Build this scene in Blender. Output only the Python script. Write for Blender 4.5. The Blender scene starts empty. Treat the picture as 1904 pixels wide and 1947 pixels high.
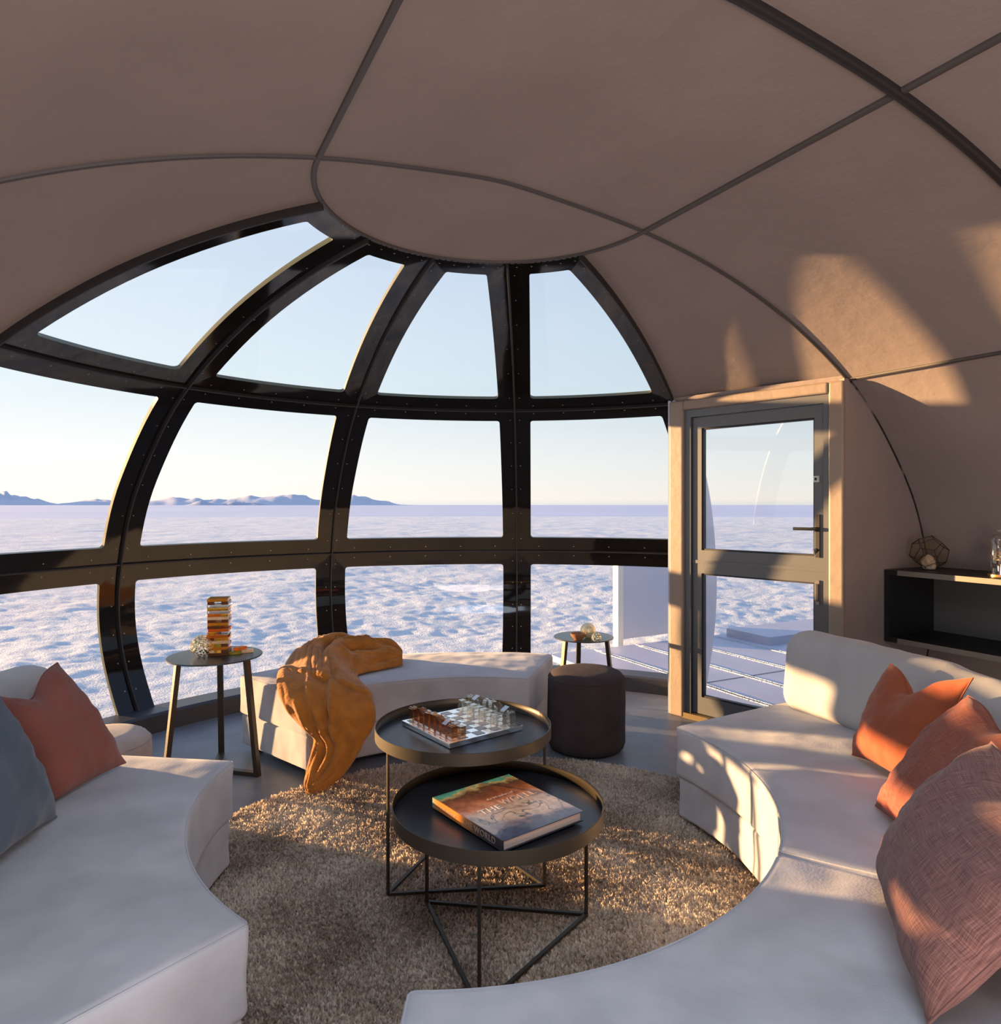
import bpy, bmesh, math, random
from mathutils import Vector, Matrix, noise
from math import sin, cos, pi, radians, sqrt, atan2, hypot
random.seed(7)
SC = bpy.context.scene
COL = SC.collection
# ------------------------------------------------------------------ camera, sky, sun, exposure
PX, PY, F = 952.0, 973.5, 1317.0
HZ = 960.0
CAMH = 1.4
cam_d = bpy.data.cameras.new('camera'); cam = bpy.data.objects.new('camera', cam_d); COL.objects.link(cam)
cam.location = (0, 0, CAMH); cam.rotation_euler = (radians(90), 0, 0)
cam_d.sensor_fit = 'HORIZONTAL'; cam_d.sensor_width = 36.0
cam_d.lens = 36.0 * F / 1904.0
cam_d.shift_y = -(PY - HZ) / 1904.0
cam_d.clip_start = 0.05; cam_d.clip_end = 20000
SC.camera = cam

SUN_AZ, SUN_EL = 68.7, 4.2           # degrees left of straight ahead, above the horizon
w = bpy.data.worlds.new('sky'); SC.world = w; w.use_nodes = True
nt = w.node_tree; nt.nodes.clear()
out = nt.nodes.new('ShaderNodeOutputWorld'); bg = nt.nodes.new('ShaderNodeBackground')
tc = nt.nodes.new('ShaderNodeTexCoord'); sep = nt.nodes.new('ShaderNodeSeparateXYZ')
nt.links.new(tc.outputs['Generated'], sep.inputs[0])
ramp = nt.nodes.new('ShaderNodeValToRGB')
cr = ramp.color_ramp
stops = [(0.0, (0.56, 0.62, 0.76)), (0.498, (0.60, 0.64, 0.76)), (0.502, (0.90, 0.86, 0.78)), (0.53, (0.80, 0.84, 0.84)),
         (0.575, (0.58, 0.72, 0.81)), (0.66, (0.48, 0.62, 0.80)), (0.80, (0.42, 0.60, 0.95)), (1.0, (0.38, 0.58, 1.0))]
while len(cr.elements) < len(stops): cr.elements.new(0.5)
for el, (p, c) in zip(cr.elements, stops): el.position = p; el.color = (*c, 1)
ma = nt.nodes.new('ShaderNodeMath'); ma.operation = 'MULTIPLY_ADD'; ma.inputs[1].default_value = 0.5; ma.inputs[2].default_value = 0.5
nt.links.new(sep.outputs['Z'], ma.inputs[0]); nt.links.new(ma.outputs[0], ramp.inputs[0])
# brighter towards the sun
sunv = Vector((-sin(radians(SUN_AZ)) * cos(radians(SUN_EL)), cos(radians(SUN_AZ)) * cos(radians(SUN_EL)), sin(radians(SUN_EL))))
dot = nt.nodes.new('ShaderNodeVectorMath'); dot.operation = 'DOT_PRODUCT'; dot.inputs[1].default_value = sunv
nt.links.new(tc.outputs['Generated'], dot.inputs[0])
mr = nt.nodes.new('ShaderNodeMapRange'); mr.inputs['From Min'].default_value = -0.1; mr.inputs['From Max'].default_value = 1
mr.inputs['To Min'].default_value = 0.0; mr.inputs['To Max'].default_value = 0.9
nt.links.new(dot.outputs['Value'], mr.inputs['Value'])
glow = nt.nodes.new('ShaderNodeMixRGB'); glow.blend_type = 'ADD'; glow.inputs['Color2'].default_value = (0.36, 0.32, 0.27, 1)
nt.links.new(mr.outputs[0], glow.inputs['Fac']); nt.links.new(ramp.outputs[0], glow.inputs['Color1'])
nt.links.new(glow.outputs[0], bg.inputs[0]); bg.inputs[1].default_value = 1.0
nt.links.new(bg.outputs[0], out.inputs[0])

sl = bpy.data.lights.new('sun', 'SUN'); so = bpy.data.objects.new('sun', sl); COL.objects.link(so)
sl.energy = 21; sl.color = (1.0, 0.60, 0.27); sl.angle = radians(0.9)
so.rotation_euler = sunv.to_track_quat('Z', 'Y').to_euler(); so.location = (-6, 3, 4)
# unseen fill lights, added above and behind the camera to brighten the room
def area(name, loc, tgt, size, power, col):
    l = bpy.data.lights.new(name, 'AREA'); o = bpy.data.objects.new(name, l); COL.objects.link(o)
    l.shape = 'DISK'; l.size = size; l.energy = power; l.color = col; o.location = loc
    o.rotation_euler = (Vector(loc) - Vector(tgt)).to_track_quat('Z', 'Y').to_euler()
    return o
area('overhead_fill', (0.25, 0.25, 2.45), (0.2, 0.75, 0.0), 1.3, 38, (0.70, 0.83, 1.0))
area('rear_fill', (0.6, -0.9, 0.5), (0.2, 1.8, 2.1), 1.5, 80, (1.0, 0.80, 0.68))
SC.view_settings.view_transform = 'Standard'; SC.view_settings.look = 'None'
SC.view_settings.gamma = 1.0; SC.view_settings.exposure = 0.0; SC.view_settings.use_curve_mapping = False

# ------------------------------------------------------------------ helpers
ORG = {}
def tag(o, label=None, cat=None, group=None, kind=None):
    if label: o['label'] = label
    if cat: o['category'] = cat
    if group: o['group'] = group
    if kind: o['kind'] = kind
    return o
def thing(name, loc, label, cat, group=None):
    o = bpy.data.objects.new(name, None); COL.objects.link(o); o.location = loc; o.empty_display_size = 0.1
    ORG[o.name] = Vector(loc); return tag(o, label, cat, group)
def mk(name, V, Fc, mat, parent=None, origin=None, smooth=True, mats=None, midx=None):
    """verts in world space; stored relative to the parent's (or own) origin"""
    og = ORG[parent.name] if parent is not None else Vector(origin or (0, 0, 0))
    me = bpy.data.meshes.new(name)
    me.from_pydata([tuple(Vector(v) - og) for v in V], [], Fc)
    for m_ in (mats or [mat]): me.materials.append(m_)
    if midx: me.polygons.foreach_set('material_index', midx)
    if smooth: me.polygons.foreach_set('use_smooth', [True] * len(me.polygons))
    me.update()
    o = bpy.data.objects.new(name, me); COL.objects.link(o)
    if parent is not None: o.parent = parent
    else: o.location = og
    ORG[o.name] = og
    if parent is not None and parent.type == 'MESH': pass
    return o
def struct(o, label=None): o['kind'] = 'structure'; return tag(o, label) if label else o
def autosmooth(o, ang=35):
    bm = bmesh.new(); bm.from_mesh(o.data)
    for ed in bm.edges:
        ed.smooth = not (len(ed.link_faces) == 2 and ed.calc_face_angle(0) > radians(ang))
    bm.normal_update(); bm.to_mesh(o.data); bm.free(); return o
def fixn(o):
    bm = bmesh.new(); bm.from_mesh(o.data); bmesh.ops.recalc_face_normals(bm, faces=bm.faces); bm.to_mesh(o.data); bm.free(); return o
class MB:
    def __init__(s): s.v = []; s.f = []; s.m = []
    def add(s, V, Fc, mi=0):
        b = len(s.v); s.v += [Vector(v) for v in V]; s.f += [tuple(i + b for i in f) for f in Fc]; s.m += [mi] * len(Fc); return s
    def box(s, c, size, R=None, mi=0):
        c = Vector(c); hx, hy, hz = [q / 2 for q in size]
        V = []
        for x in (-hx, hx):
            for y in (-hy, hy):
                for z in (-hz, hz):
                    p = Vector((x, y, z)); V.append(c + (R @ p if R else p))
        return s.add(V, [(0, 1, 3, 2), (4, 6, 7, 5), (0, 4, 5, 1), (2, 3, 7, 6), (0, 2, 6, 4), (1, 5, 7, 3)], mi)
    def tube(s, pts, rad, n=10, mi=0, cap=True):
        pts = [Vector(p) for p in pts]; rads = rad if isinstance(rad, (list, tuple)) else [rad] * len(pts)
        V = []; up = None
        for i, p in enumerate(pts):
            t = (pts[min(i + 1, len(pts) - 1)] - pts[max(i - 1, 0)]).normalized()
            if up is None: up = Vector((0, 0, 1)) if abs(t.z) < 0.9 else Vector((1, 0, 0))
            a = t.cross(up).normalized(); b = a.cross(t).normalized(); up = b
            for k in range(n): V.append(p + rads[i] * (cos(2 * pi * k / n) * a + sin(2 * pi * k / n) * b))
        Fc = [(i * n + k, i * n + (k + 1) % n, (i + 1) * n + (k + 1) % n, (i + 1) * n + k) for i in range(len(pts) - 1) for k in range(n)]
        if cap: Fc += [tuple(range(n))[::-1], tuple((len(pts) - 1) * n + k for k in range(n))]
        return s.add(V, Fc, mi)
    def lathe(s, c, prof, n=48, mi=0):
        """prof: (r,z) list, closed at r=0 ends"""
        c = Vector(c); V = []; Fc = []
        for r, z in prof:
            for k in range(n): V.append(c + Vector((r * cos(2 * pi * k / n), r * sin(2 * pi * k / n), z)))
        for i in range(len(prof) - 1):
            for k in range(n): Fc.append((i * n + k, i * n + (k + 1) % n, (i + 1) * n + (k + 1) % n, (i + 1) * n + k))
        if prof[0][0] > 1e-6: Fc.append(tuple(range(n))[::-1])
        if prof[-1][0] > 1e-6: Fc.append(tuple((len(prof) - 1) * n + k for k in range(n)))
        return s.add(V, Fc, mi)
    def mk(s, name, mat, parent=None, origin=None, smooth=True, mats=None, sharp=35):
        o = mk(name, s.v, s.f, mat, parent, origin, smooth, mats, s.m)
        bm = bmesh.new(); bm.from_mesh(o.data); bmesh.ops.remove_doubles(bm, verts=bm.verts, dist=1e-6)
        bmesh.ops.recalc_face_normals(bm, faces=bm.faces); bm.to_mesh(o.data); bm.free()
        if smooth and sharp: autosmooth(o, sharp)
        return o
def rbox(hx, hy, hz, r, step=0.03):
    """rounded box surface grid (centred); returns verts, faces in local metres"""
    def ticks(h):
        inner = h - r
        n = max(1, int(2 * inner / step)); base = [-inner + 2 * inner * i / n for i in range(n + 1)]
        ed = [h - r * (1 - cos(t)) * 1.0 for t in (0, )]
        q = [r * (1 - cos(radians(a))) for a in (0, 28, 50, 72)]
        return [-h + x for x in q] + base + [h - x for x in q[::-1]]
    tx, ty, tz = ticks(hx), ticks(hy), ticks(hz)
    key = {}; V = []; Fc = []
    def vid(x, y, z):
        k = (round(x, 6), round(y, 6), round(z, 6))
        if k not in key:
            p = Vector((x, y, z))
            q = Vector((max(-hx + r, min(hx - r, x)), max(-hy + r, min(hy - r, y)), max(-hz + r, min(hz - r, z))))
            dlt = p - q
            if dlt.length > 1e-9: p = q + dlt.normalized() * r
            key[k] = len(V); V.append(p)
        return key[k]
    def face(A, B, fn):
        for i in range(len(A) - 1):
            for j in range(len(B) - 1):
                Fc.append((vid(*fn(A[i], B[j])), vid(*fn(A[i + 1], B[j])), vid(*fn(A[i + 1], B[j + 1])), vid(*fn(A[i], B[j + 1]))))
    face(tx, ty, lambda a, b: (a, b, hz)); face(ty, tx, lambda a, b: (b, a, -hz))
    face(ty, tz, lambda a, b: (hx, a, b)); face(tz, ty, lambda a, b: (-hx, b, a))
    face(tz, tx, lambda a, b: (b, hy, a)); face(tx, tz, lambda a, b: (a, -hy, b))
    return V, Fc
def px(u, v, Y=None, z=None):
    """pixel of the photograph -> world point at a given depth or height"""
    if Y is None: Y = F * (z - CAMH) / (HZ - v)
    return Vector(((u - PX) / F * Y, Y, CAMH + (HZ - v) / F * Y))

# ------------------------------------------------------------------ materials
def mat(name, col, rough=0.6, metal=0.0, bump=0.0, bscale=60, var=0.0, vscale=3, spec=0.5, sheen=0.0, trans=0.0, ior=1.45, coat=0.0,
        bump2=0.0, b2scale=8, alpha=1.0, col2=None, detail=6, stretch=None, coord='Object'):
    m = bpy.data.materials.new(name); m.use_nodes = True; t = m.node_tree; b = t.nodes['Principled BSDF']
    b.inputs['Base Color'].default_value = (*col, 1); b.inputs['Roughness'].default_value = rough; b.inputs['Metallic'].default_value = metal
    b.inputs['Specular IOR Level'].default_value = spec; b.inputs['Sheen Weight'].default_value = sheen
    b.inputs['Transmission Weight'].default_value = trans; b.inputs['IOR'].default_value = ior; b.inputs['Coat Weight'].default_value = coat
    b.inputs['Coat Roughness'].default_value = 0.05
    tcn = t.nodes.new('ShaderNodeTexCoord'); src = tcn.outputs[coord]
    if stretch:
        mp = t.nodes.new('ShaderNodeMapping'); mp.inputs['Scale'].default_value = stretch; t.links.new(src, mp.inputs[0]); src = mp.outputs[0]
    if var > 0 or col2:
        n = t.nodes.new('ShaderNodeTexNoise'); n.inputs['Scale'].default_value = vscale; n.inputs['Detail'].default_value = detail
        t.links.new(src, n.inputs['Vector'])
        rp = t.nodes.new('ShaderNodeValToRGB'); rp.color_ramp.elements[0].position = 0.35; rp.color_ramp.elements[1].position = 0.65
        c2 = col2 or tuple(min(1, c * (1 + var)) for c in col); c1 = col if col2 else tuple(c * (1 - var) for c in col)
        rp.color_ramp.elements[0].color = (*c1, 1); rp.color_ramp.elements[1].color = (*c2, 1)
        t.links.new(n.outputs['Fac'], rp.inputs[0]); t.links.new(rp.outputs[0], b.inputs['Base Color'])
    prev = None
    for amt, sc in ((bump, bscale), (bump2, b2scale)):
        if amt > 0:
            n = t.nodes.new('ShaderNodeTexNoise'); n.inputs['Scale'].default_value = sc; n.inputs['Detail'].default_value = 4 if sc > 12 else 1.2
            t.links.new(src, n.inputs['Vector'])
            bp = t.nodes.new('ShaderNodeBump'); bp.inputs['Strength'].default_value = 1.0; bp.inputs['Distance'].default_value = amt
            t.links.new(n.outputs['Fac'], bp.inputs['Height'])
            if prev: t.links.new(prev.outputs[0], bp.inputs['Normal'])
            prev = bp
    if prev: t.links.new(prev.outputs[0], b.inputs['Normal'])
    return m
def glass_thin(name, tint=(0.98, 0.98, 0.98), refl=0.02):
    m = bpy.data.materials.new(name); m.use_nodes = True; t = m.node_tree; t.nodes.clear()
    o = t.nodes.new('ShaderNodeOutputMaterial'); tr = t.nodes.new('ShaderNodeBsdfTransparent'); gl = t.nodes.new('ShaderNodeBsdfGlossy')
    tr.inputs[0].default_value = (*tint, 1); gl.inputs['Roughness'].default_value = 0.02; gl.inputs[0].default_value = (1, 1, 1, 1)
    lw = t.nodes.new('ShaderNodeLayerWeight'); lw.inputs['Blend'].default_value = 0.5
    pw = t.nodes.new('ShaderNodeMath'); pw.operation = 'POWER'; pw.inputs[1].default_value = 5.0
    mu = t.nodes.new('ShaderNodeMath'); mu.operation = 'MULTIPLY_ADD'; mu.inputs[1].default_value = 0.7; mu.inputs[2].default_value = refl; mu.use_clamp = True
    t.links.new(lw.outputs['Facing'], pw.inputs[0]); t.links.new(pw.outputs[0], mu.inputs[0])
    mx = t.nodes.new('ShaderNodeMixShader'); t.links.new(mu.outputs[0], mx.inputs[0]); t.links.new(tr.outputs[0], mx.inputs[1]); t.links.new(gl.outputs[0], mx.inputs[2])
    t.links.new(mx.outputs[0], o.inputs[0]); return m
M = {}
M['clad'] = mat('taupe_cladding', (0.275, 0.224, 0.203), 0.72, bump=0.004, bscale=9, bump2=0.0012, b2scale=45, var=0.05, vscale=2.0, spec=0.35)
M['seam'] = mat('dark_seam_rubber', (0.022, 0.02, 0.02), 0.45)
M['seamgrey'] = mat('grey_seam_strip', (0.07, 0.062, 0.058), 0.5)
M['black'] = mat('black_gloss_acrylic', (0.008, 0.007, 0.007), 0.05, bump=0.010, bscale=1.6, spec=0.36)
M['edge'] = mat('green_glass_edge', (0.10, 0.10, 0.05), 0.25)
M['bolt'] = mat('bolt_steel', (0.35, 0.33, 0.3), 0.35, metal=1)
M['glass'] = glass_thin('window_acrylic')
M['floor'] = mat('concrete_floor', (0.155, 0.172, 0.20), 0.42, bump=0.0006, bscale=30, var=0.14, vscale=4, spec=0.45)
M['curb'] = mat('dark_curb', (0.035, 0.038, 0.05), 0.45, var=0.15)
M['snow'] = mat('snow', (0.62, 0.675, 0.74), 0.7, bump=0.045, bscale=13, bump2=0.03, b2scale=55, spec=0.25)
M['farshade'] = mat('far_ground_shade', (0.48, 0.53, 0.66), 0.6, var=0.06, vscale=0.01)  # shade on the far ground, put into a bluer, darker colour
M['mount'] = mat('hazy_snow_mountain', (0.47, 0.50, 0.58), 0.9, var=0.06, vscale=0.004)  # distance haze is mixed into this pale blue-grey
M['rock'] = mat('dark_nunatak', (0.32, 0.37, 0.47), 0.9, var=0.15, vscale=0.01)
M['trim'] = mat('taupe_door_trim', (0.27, 0.21, 0.165), 0.5, bump=0.003, bscale=14, var=0.06)
M['alu'] = mat('grey_aluminium', (0.135, 0.14, 0.145), 0.38, metal=0.25, spec=0.5)
M['dark'] = mat('dark_gasket', (0.02, 0.02, 0.022), 0.5)
M['thresh'] = mat('brass_threshold', (0.22, 0.16, 0.08), 0.4, metal=0.5)
M['gel'] = mat('white_gelcoat', (0.55, 0.55, 0.62), 0.35, bump=0.001, bscale=10)
M['sofa'] = mat('pale_grey_suede', (0.40, 0.405, 0.435), 0.92, bump=0.0005, bscale=130, bump2=0.012, b2scale=6, var=0.10, vscale=6, sheen=0.25, spec=0.2)
M['back'] = mat('pale_grey_suede_back', (0.43, 0.42, 0.415), 0.92, bump=0.0012, bscale=130, bump2=0.008, b2scale=5, var=0.05, vscale=5, sheen=0.2, spec=0.2, stretch=(1, 1, 0.3))
M['foot'] = mat('black_foot', (0.02, 0.02, 0.02), 0.5)
M['poufd'] = mat('charcoal_weave', (0.050, 0.037, 0.038), 0.9, bump=0.0016, bscale=260, var=0.12, vscale=9, sheen=0.03, spec=0.15)
M['poufb'] = mat('beige_weave', (0.42, 0.36, 0.33), 0.9, bump=0.0025, bscale=220, var=0.1, vscale=9, sheen=0.2, spec=0.2)
M['metal'] = mat('bronze_black_metal', (0.055, 0.045, 0.036), 0.42, metal=0.55, bump=0.0002, bscale=300)
M['tray'] = mat('black_tray', (0.022, 0.025, 0.030), 0.33, metal=0.2, bump=0.0002, bscale=200, spec=0.6)
M['rim'] = mat('bronze_tray_rim', (0.055, 0.043, 0.030), 0.45, metal=0.4)
M['tabletop'] = mat('pewter_tabletop', (0.07, 0.085, 0.09), 0.30, metal=0.7)
M['throw'] = mat('amber_fleece', (0.36, 0.13, 0.022), 0.95, bump=0.004, bscale=90, bump2=0.006, b2scale=14, var=0.14, vscale=18, sheen=0.2, spec=0.1)
M['rust'] = mat('rust_velvet', (0.31, 0.078, 0.032), 0.8, bump=0.001, bscale=150, bump2=0.004, b2scale=9, var=0.08, vscale=7, sheen=0.15, spec=0.2)
M['rose'] = mat('rose_velvet', (0.20, 0.068, 0.052), 0.85, bump=0.001, bscale=150, bump2=0.004, b2scale=9, var=0.08, vscale=7, sheen=0.12, spec=0.15)
M['blue'] = mat('blue_velvet', (0.058, 0.083, 0.118), 0.85, bump=0.001, bscale=150, bump2=0.005, b2scale=9, var=0.12, vscale=9, sheen=0.15, spec=0.15)
def linen(name, col, colb):
    m = mat(name, col, 0.88, bump2=0.004, b2scale=8, sheen=0.1, spec=0.15)
    t = m.node_tree; b = t.nodes['Principled BSDF']; tcn = t.nodes.new('ShaderNodeTexCoord')
    cols = []
    for sc in ((5, 210, 1), (210, 5, 1)):
        mp = t.nodes.new('ShaderNodeMapping'); mp.inputs['Scale'].default_value = sc
        n = t.nodes.new('ShaderNodeTexNoise'); n.inputs['Scale'].default_value = 1.0; n.inputs['Detail'].default_value = 2
        t.links.new(tcn.outputs['UV'], mp.inputs[0]); t.links.new(mp.outputs[0], n.inputs['Vector']); cols.append(n)
    ad = t.nodes.new('ShaderNodeMath'); ad.operation = 'ADD'; t.links.new(cols[0].outputs['Fac'], ad.inputs[0]); t.links.new(cols[1].outputs['Fac'], ad.inputs[1])
    rp = t.nodes.new('ShaderNodeValToRGB'); rp.color_ramp.elements[0].position = 0.40; rp.color_ramp.elements[1].position = 0.78
    h = t.nodes.new('ShaderNodeMath'); h.operation = 'MULTIPLY'; h.inputs[1].default_value = 0.5; t.links.new(ad.outputs[0], h.inputs[0])
    rp.color_ramp.elements[0].color = (*col, 1); rp.color_ramp.elements[1].color = (*colb, 1)
    t.links.new(h.outputs[0], rp.inputs[0]); t.links.new(rp.outputs[0], b.inputs['Base Color'])
    return m
M['linen'] = linen('mauve_linen', (0.10, 0.045, 0.042), (0.40, 0.21, 0.175))
M['linen2'] = linen('terracotta_linen', (0.17, 0.045, 0.03), (0.40, 0.16, 0.11))
M['wood'] = mat('turned_wood', (0.28, 0.13, 0.055), 0.5, var=0.2, vscale=30)
M['crystal'] = glass_thin('clear_crystal', (0.93, 0.91, 0.86), 0.33)
M['smoky'] = glass_thin('smoky_crystal', (0.74, 0.56, 0.42), 0.25)
M['goldglass'] = mat('bubbled_gold_glass', (1.0, 0.86, 0.55), 0.05, trans=0.55, ior=1.4, metal=0.45, bump=0.006, bscale=90)
M['gold'] = mat('gold', (0.85, 0.52, 0.16), 0.25, metal=1, bump=0.004, bscale=60)
M['shelf'] = mat('black_shelf', (0.012, 0.012, 0.013), 0.5)
M['shelfedge'] = mat('grey_shelf_edge', (0.17, 0.15, 0.12), 0.4)
M['quartz'] = mat('pale_quartz', (0.60, 0.50, 0.40), 0.6, bump=0.01, bscale=20, var=0.15, vscale=14)
M['deck'] = mat('deck_panel', (0.42, 0.42, 0.50), 0.5, var=0.06, vscale=2)
M['page'] = mat('book_pages', (0.62, 0.45, 0.36), 0.8, bump=0.0006, bscale=400, stretch=(0.05, 0.05, 1))
M['bookdark'] = mat('dark_book_cover', (0.03, 0.035, 0.045), 0.35)
M['ink'] = mat('cover_lettering', (0.42, 0.30, 0.26), 0.4)
M['inkwhite'] = mat('white_lettering', (0.62, 0.56, 0.55), 0.4)
M['inkspine'] = mat('spine_lettering', (0.34, 0.24, 0.18), 0.4)
M['whiteplate'] = mat('white_lock_plate', (0.6, 0.6, 0.58), 0.4)

# ------------------------------------------------------------------ the pod's shell
C0 = Vector((0, 2.86, 0)); PHI = radians(27.3)
eV = Vector((cos(PHI), sin(PHI), 0)); dV = Vector((-sin(PHI), cos(PHI), 0))
_raw = [(0, 1.255), (0.23, 1.238), (.45, 1.217), (.69, 1.186), (1.03, 1.115), (1.39, 1.00), (1.70, .86), (2.02, .67), (2.25, .47), (2.44, .24), (2.60, .0), (2.71, -.33),
        (2.745, -.63), (2.69, -.90), (2.58, -1.12), (2.46, -1.308)]
_raw = [(r * 1.07, z * 1.07 + 1.4) for r, z in _raw]
# smooth spline through the profile, indexed by arc length
_dense = []
for i in range(len(_raw) - 1):
    p0 = Vector(_raw[i - 1]) if i > 0 else Vector((-_raw[1][0], _raw[1][1])); p1 = Vector(_raw[i]); p2 = Vector(_raw[i + 1])
    p3 = Vector(_raw[i + 2]) if i + 2 < len(_raw) else p2 + (p2 - p1)
    for k in range(12):
        t = k / 12
        _dense.append(0.5 * ((2 * p1) + (p2 - p0) * t + (2 * p0 - 5 * p1 + 4 * p2 - p3) * t * t + (3 * p1 - p0 - 3 * p2 + p3) * t ** 3))
_dense.append(Vector(_raw[-1]))
for _ in range(30):   # relax kinks
    _dense = [Vector((0, (_dense[0].y + _dense[1].y) / 2))] + [(_dense[i - 1] + 2 * _dense[i] + _dense[i + 1]) / 4 for i in range(1, len(_dense) - 1)] + [_dense[-1]]
SL = [0.0]
for a, b in zip(_dense, _dense[1:]): SL.append(SL[-1] + (b - a).length)
def P(s):
    s = max(0, min(SL[-1] - 1e-6, s)); lo, hi = 0, len(SL) - 1
    while hi - lo > 1:
        m_ = (lo + hi) // 2
        if SL[m_] <= s: lo = m_
        else: hi = m_
    t = (s - SL[lo]) / (SL[hi] - SL[lo]); p = _dense[lo].lerp(_dense[hi], t)
    a = _dense[max(0, lo - 3)]; b = _dense[min(len(_dense) - 1, hi + 3)]; tg = (b - a).normalized()
    return p.x, p.y, -tg.y * 1.0, tg.x    # r, z, outward normal (nr, nz)
def s_of_r(rv):
    for i in range(len(_dense)):
        if _dense[i].x >= rv: return SL[i]
def s_of_z(zv):
    for i in range(len(_dense)):
        if _dense[i].y <= zv: return SL[i]
sC, sB, sA, sE = s_of_r(.695 * 1.07), s_of_r(2.025 * 1.07), s_of_z(1.4 - .333 * 1.07), SL[-1]
LE = 1.216; LF = 2.43
def SP(t, s, off=0.0, rear=False):
    """shell point: t in 0..180 front dome angle, t<0 barrel right (metres behind), t>180 barrel left"""
    r, z, nr, nz = P(s); r -= off * nr; z -= off * nz
    if rear:
        a = radians(t); h = -(cos(a) * eV + sin(a) * dV); c = C0 - LF * dV
        h = -h; h = cos(a) * eV - sin(a) * dV
        return c + h * r + Vector((0, 0, z))
    if t < 0: return C0 + eV * r + dV * t + Vector((0, 0, z))
    if t > 180: return C0 - eV * r - dV * (t - 180) + Vector((0, 0, z))
    a = radians(t); return C0 + (cos(a) * eV + sin(a) * dV) * r + Vector((0, 0, z))
def inn(t, s, rear=False): return (SP(t, s, 0.01, rear) - SP(t, s, 0.0, rear)).normalized()
def lin(a, b, n): return [a + (b - a) * i / n for i in range(n + 1)]
def panel(name, t0, t1, s0, s1, rear=False, m=None, th=0.04):
    nt_ = max(1, int(abs(t1 - t0) / (3 if 0 <= min(t0, t1) and max(t0, t1) <= 180 else 0.2))); ns = max(2, int((s1 - s0) / 0.07))
    T, S_ = lin(t0, t1, nt_), lin(s0, s1, ns); V = []; Fc = []
    W = len(S_)
    for off in (0.0, -th):
        for t in T:
            for s in S_: V.append(SP(t, s, off, rear))
    n1 = len(T) * W
    for i in range(nt_):
        for j in range(ns):
            a = i * W + j; Fc.append((a, a + 1, a + W + 1, a + W)); Fc.append((n1 + a, n1 + a + W, n1 + a + W + 1, n1 + a + 1))
    rim = [i * W for i in range(len(T))] + [(len(T) - 1) * W + j for j in range(1, W)] + [i * W + W - 1 for i in range(len(T) - 2, -1, -1)] + [j for j in range(W - 2, 0, -1)]
    for k in range(len(rim)):
        a, b = rim[k], rim[(k + 1) % len(rim)]; Fc.append((a, b, b + n1, a + n1))
    mb = MB().add(V, Fc); o = mb.mk(name, m or M['clad'], origin=SP((t0 + t1) / 2, (s0 + s1) / 2, 0, rear), sharp=50)
    return struct(o)
# ceiling and wall panels
panel('ceiling', 0, 180, 0.0, sC)
panel('ceiling', 0.0, 30, sC, sB); panel('ceiling', 150, 180, sC, sB)
for (a, b) in ((-LE, -1e-4), (-LF, -LE)):
    panel('ceiling', a, b, 0, sC); panel('ceiling', a, b, sC, sB); panel('wall_right', a, b, sB, sE)
for (a, b) in ((180.0001, 180 + LE), (180 + LE, 180 + LF)):
    panel('ceiling', a, b, 0, sC); panel('ceiling', a, b, sC, sB); panel('wall_left', a, b, sB, sE)
panel('ceiling', 0, 180, 0, sC, rear=True)
panel('ceiling', 0, 180, sC, sB, rear=True)
panel('wall_back', 0, 30, sB, sE, rear=True)

def seam(path, wd, hg, m, name='trim', sink=0.01):
    """strip swept along [(t,s,rear)] standing proud of the shell"""
    pts = [SP(t, s, 0, r_) for t, s, r_ in path]; nn = [inn(t, s, r_) for t, s, r_ in path]
    V = []; Fc = []
    for i, p in enumerate(pts):
        tg = (pts[min(i + 1, len(pts) - 1)] - pts[max(i - 1, 0)]).normalized(); b = tg.cross(nn[i]).normalized() * wd / 2
        for q in (-b - nn[i] * sink, -b + nn[i] * hg * .6, -b * .6 + nn[i] * hg, b * .6 + nn[i] * hg, b + nn[i] * hg * .6, b - nn[i] * sink): V.append(p + q)
    for i in range(len(pts) - 1):
        for k in range(6): Fc.append((i * 6 + k, i * 6 + (k + 1) % 6, i * 6 + 6 + (k + 1) % 6, i * 6 + 6 + k))
    Fc += [(0, 1, 2, 3, 4, 5), tuple(len(V) - 6 + k for k in range(6))]
    return MB().add(V, Fc), pts
tn = [0]
def trim(paths, wd, hg, m):
    tn[0] += 1; mb = MB(); o0 = None
    for pth in paths:
        q, pts = seam(pth, wd, hg, m); mb.add(q.v, q.f); o0 = o0 or pts[len(pts) // 2]
    return struct(mb.mk('trim_%d' % tn[0], m, origin=o0, sharp=60))
def tpath(t0, t1, s, n=60, rear=False): return [(t, s, rear) for t in lin(t0, t1, n)]
def spath(t, s0, s1, n=60, rear=False): return [(t, s, rear) for s in lin(s0, s1, n)]
trim([tpath(0, 180, sC, 70)], 0.020, 0.012, M['seamgrey'])
trim([tpath(-LF, -1e-4, sC, 12)], 0.026, 0.014, M['seamgrey']); trim([tpath(180.0001, 180 + LF, sC, 12)], 0.022, 0.014, M['seamgrey'])
trim([tpath(0, 30, sB, 20)], 0.018, 0.012, M['seamgrey'])
trim([tpath(30, 180, sB, 60)], 0.014, 0.032, M['seam'])
trim([tpath(30, 180, sA, 60)], 0.014, 0.032, M['seam'])
trim([tpath(-LF, -1e-4, sB, 12)], 0.02, 0.012, M['seamgrey']); trim([tpath(180.0001, 180 + LF, sB, 12)], 0.02, 0.012, M['seamgrey'])
for t in (30, 60, 90, 120, 150): trim([spath(t, sC, sB if t == 30 else sE, 60)], 0.014, 0.036, M['seam'])
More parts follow.
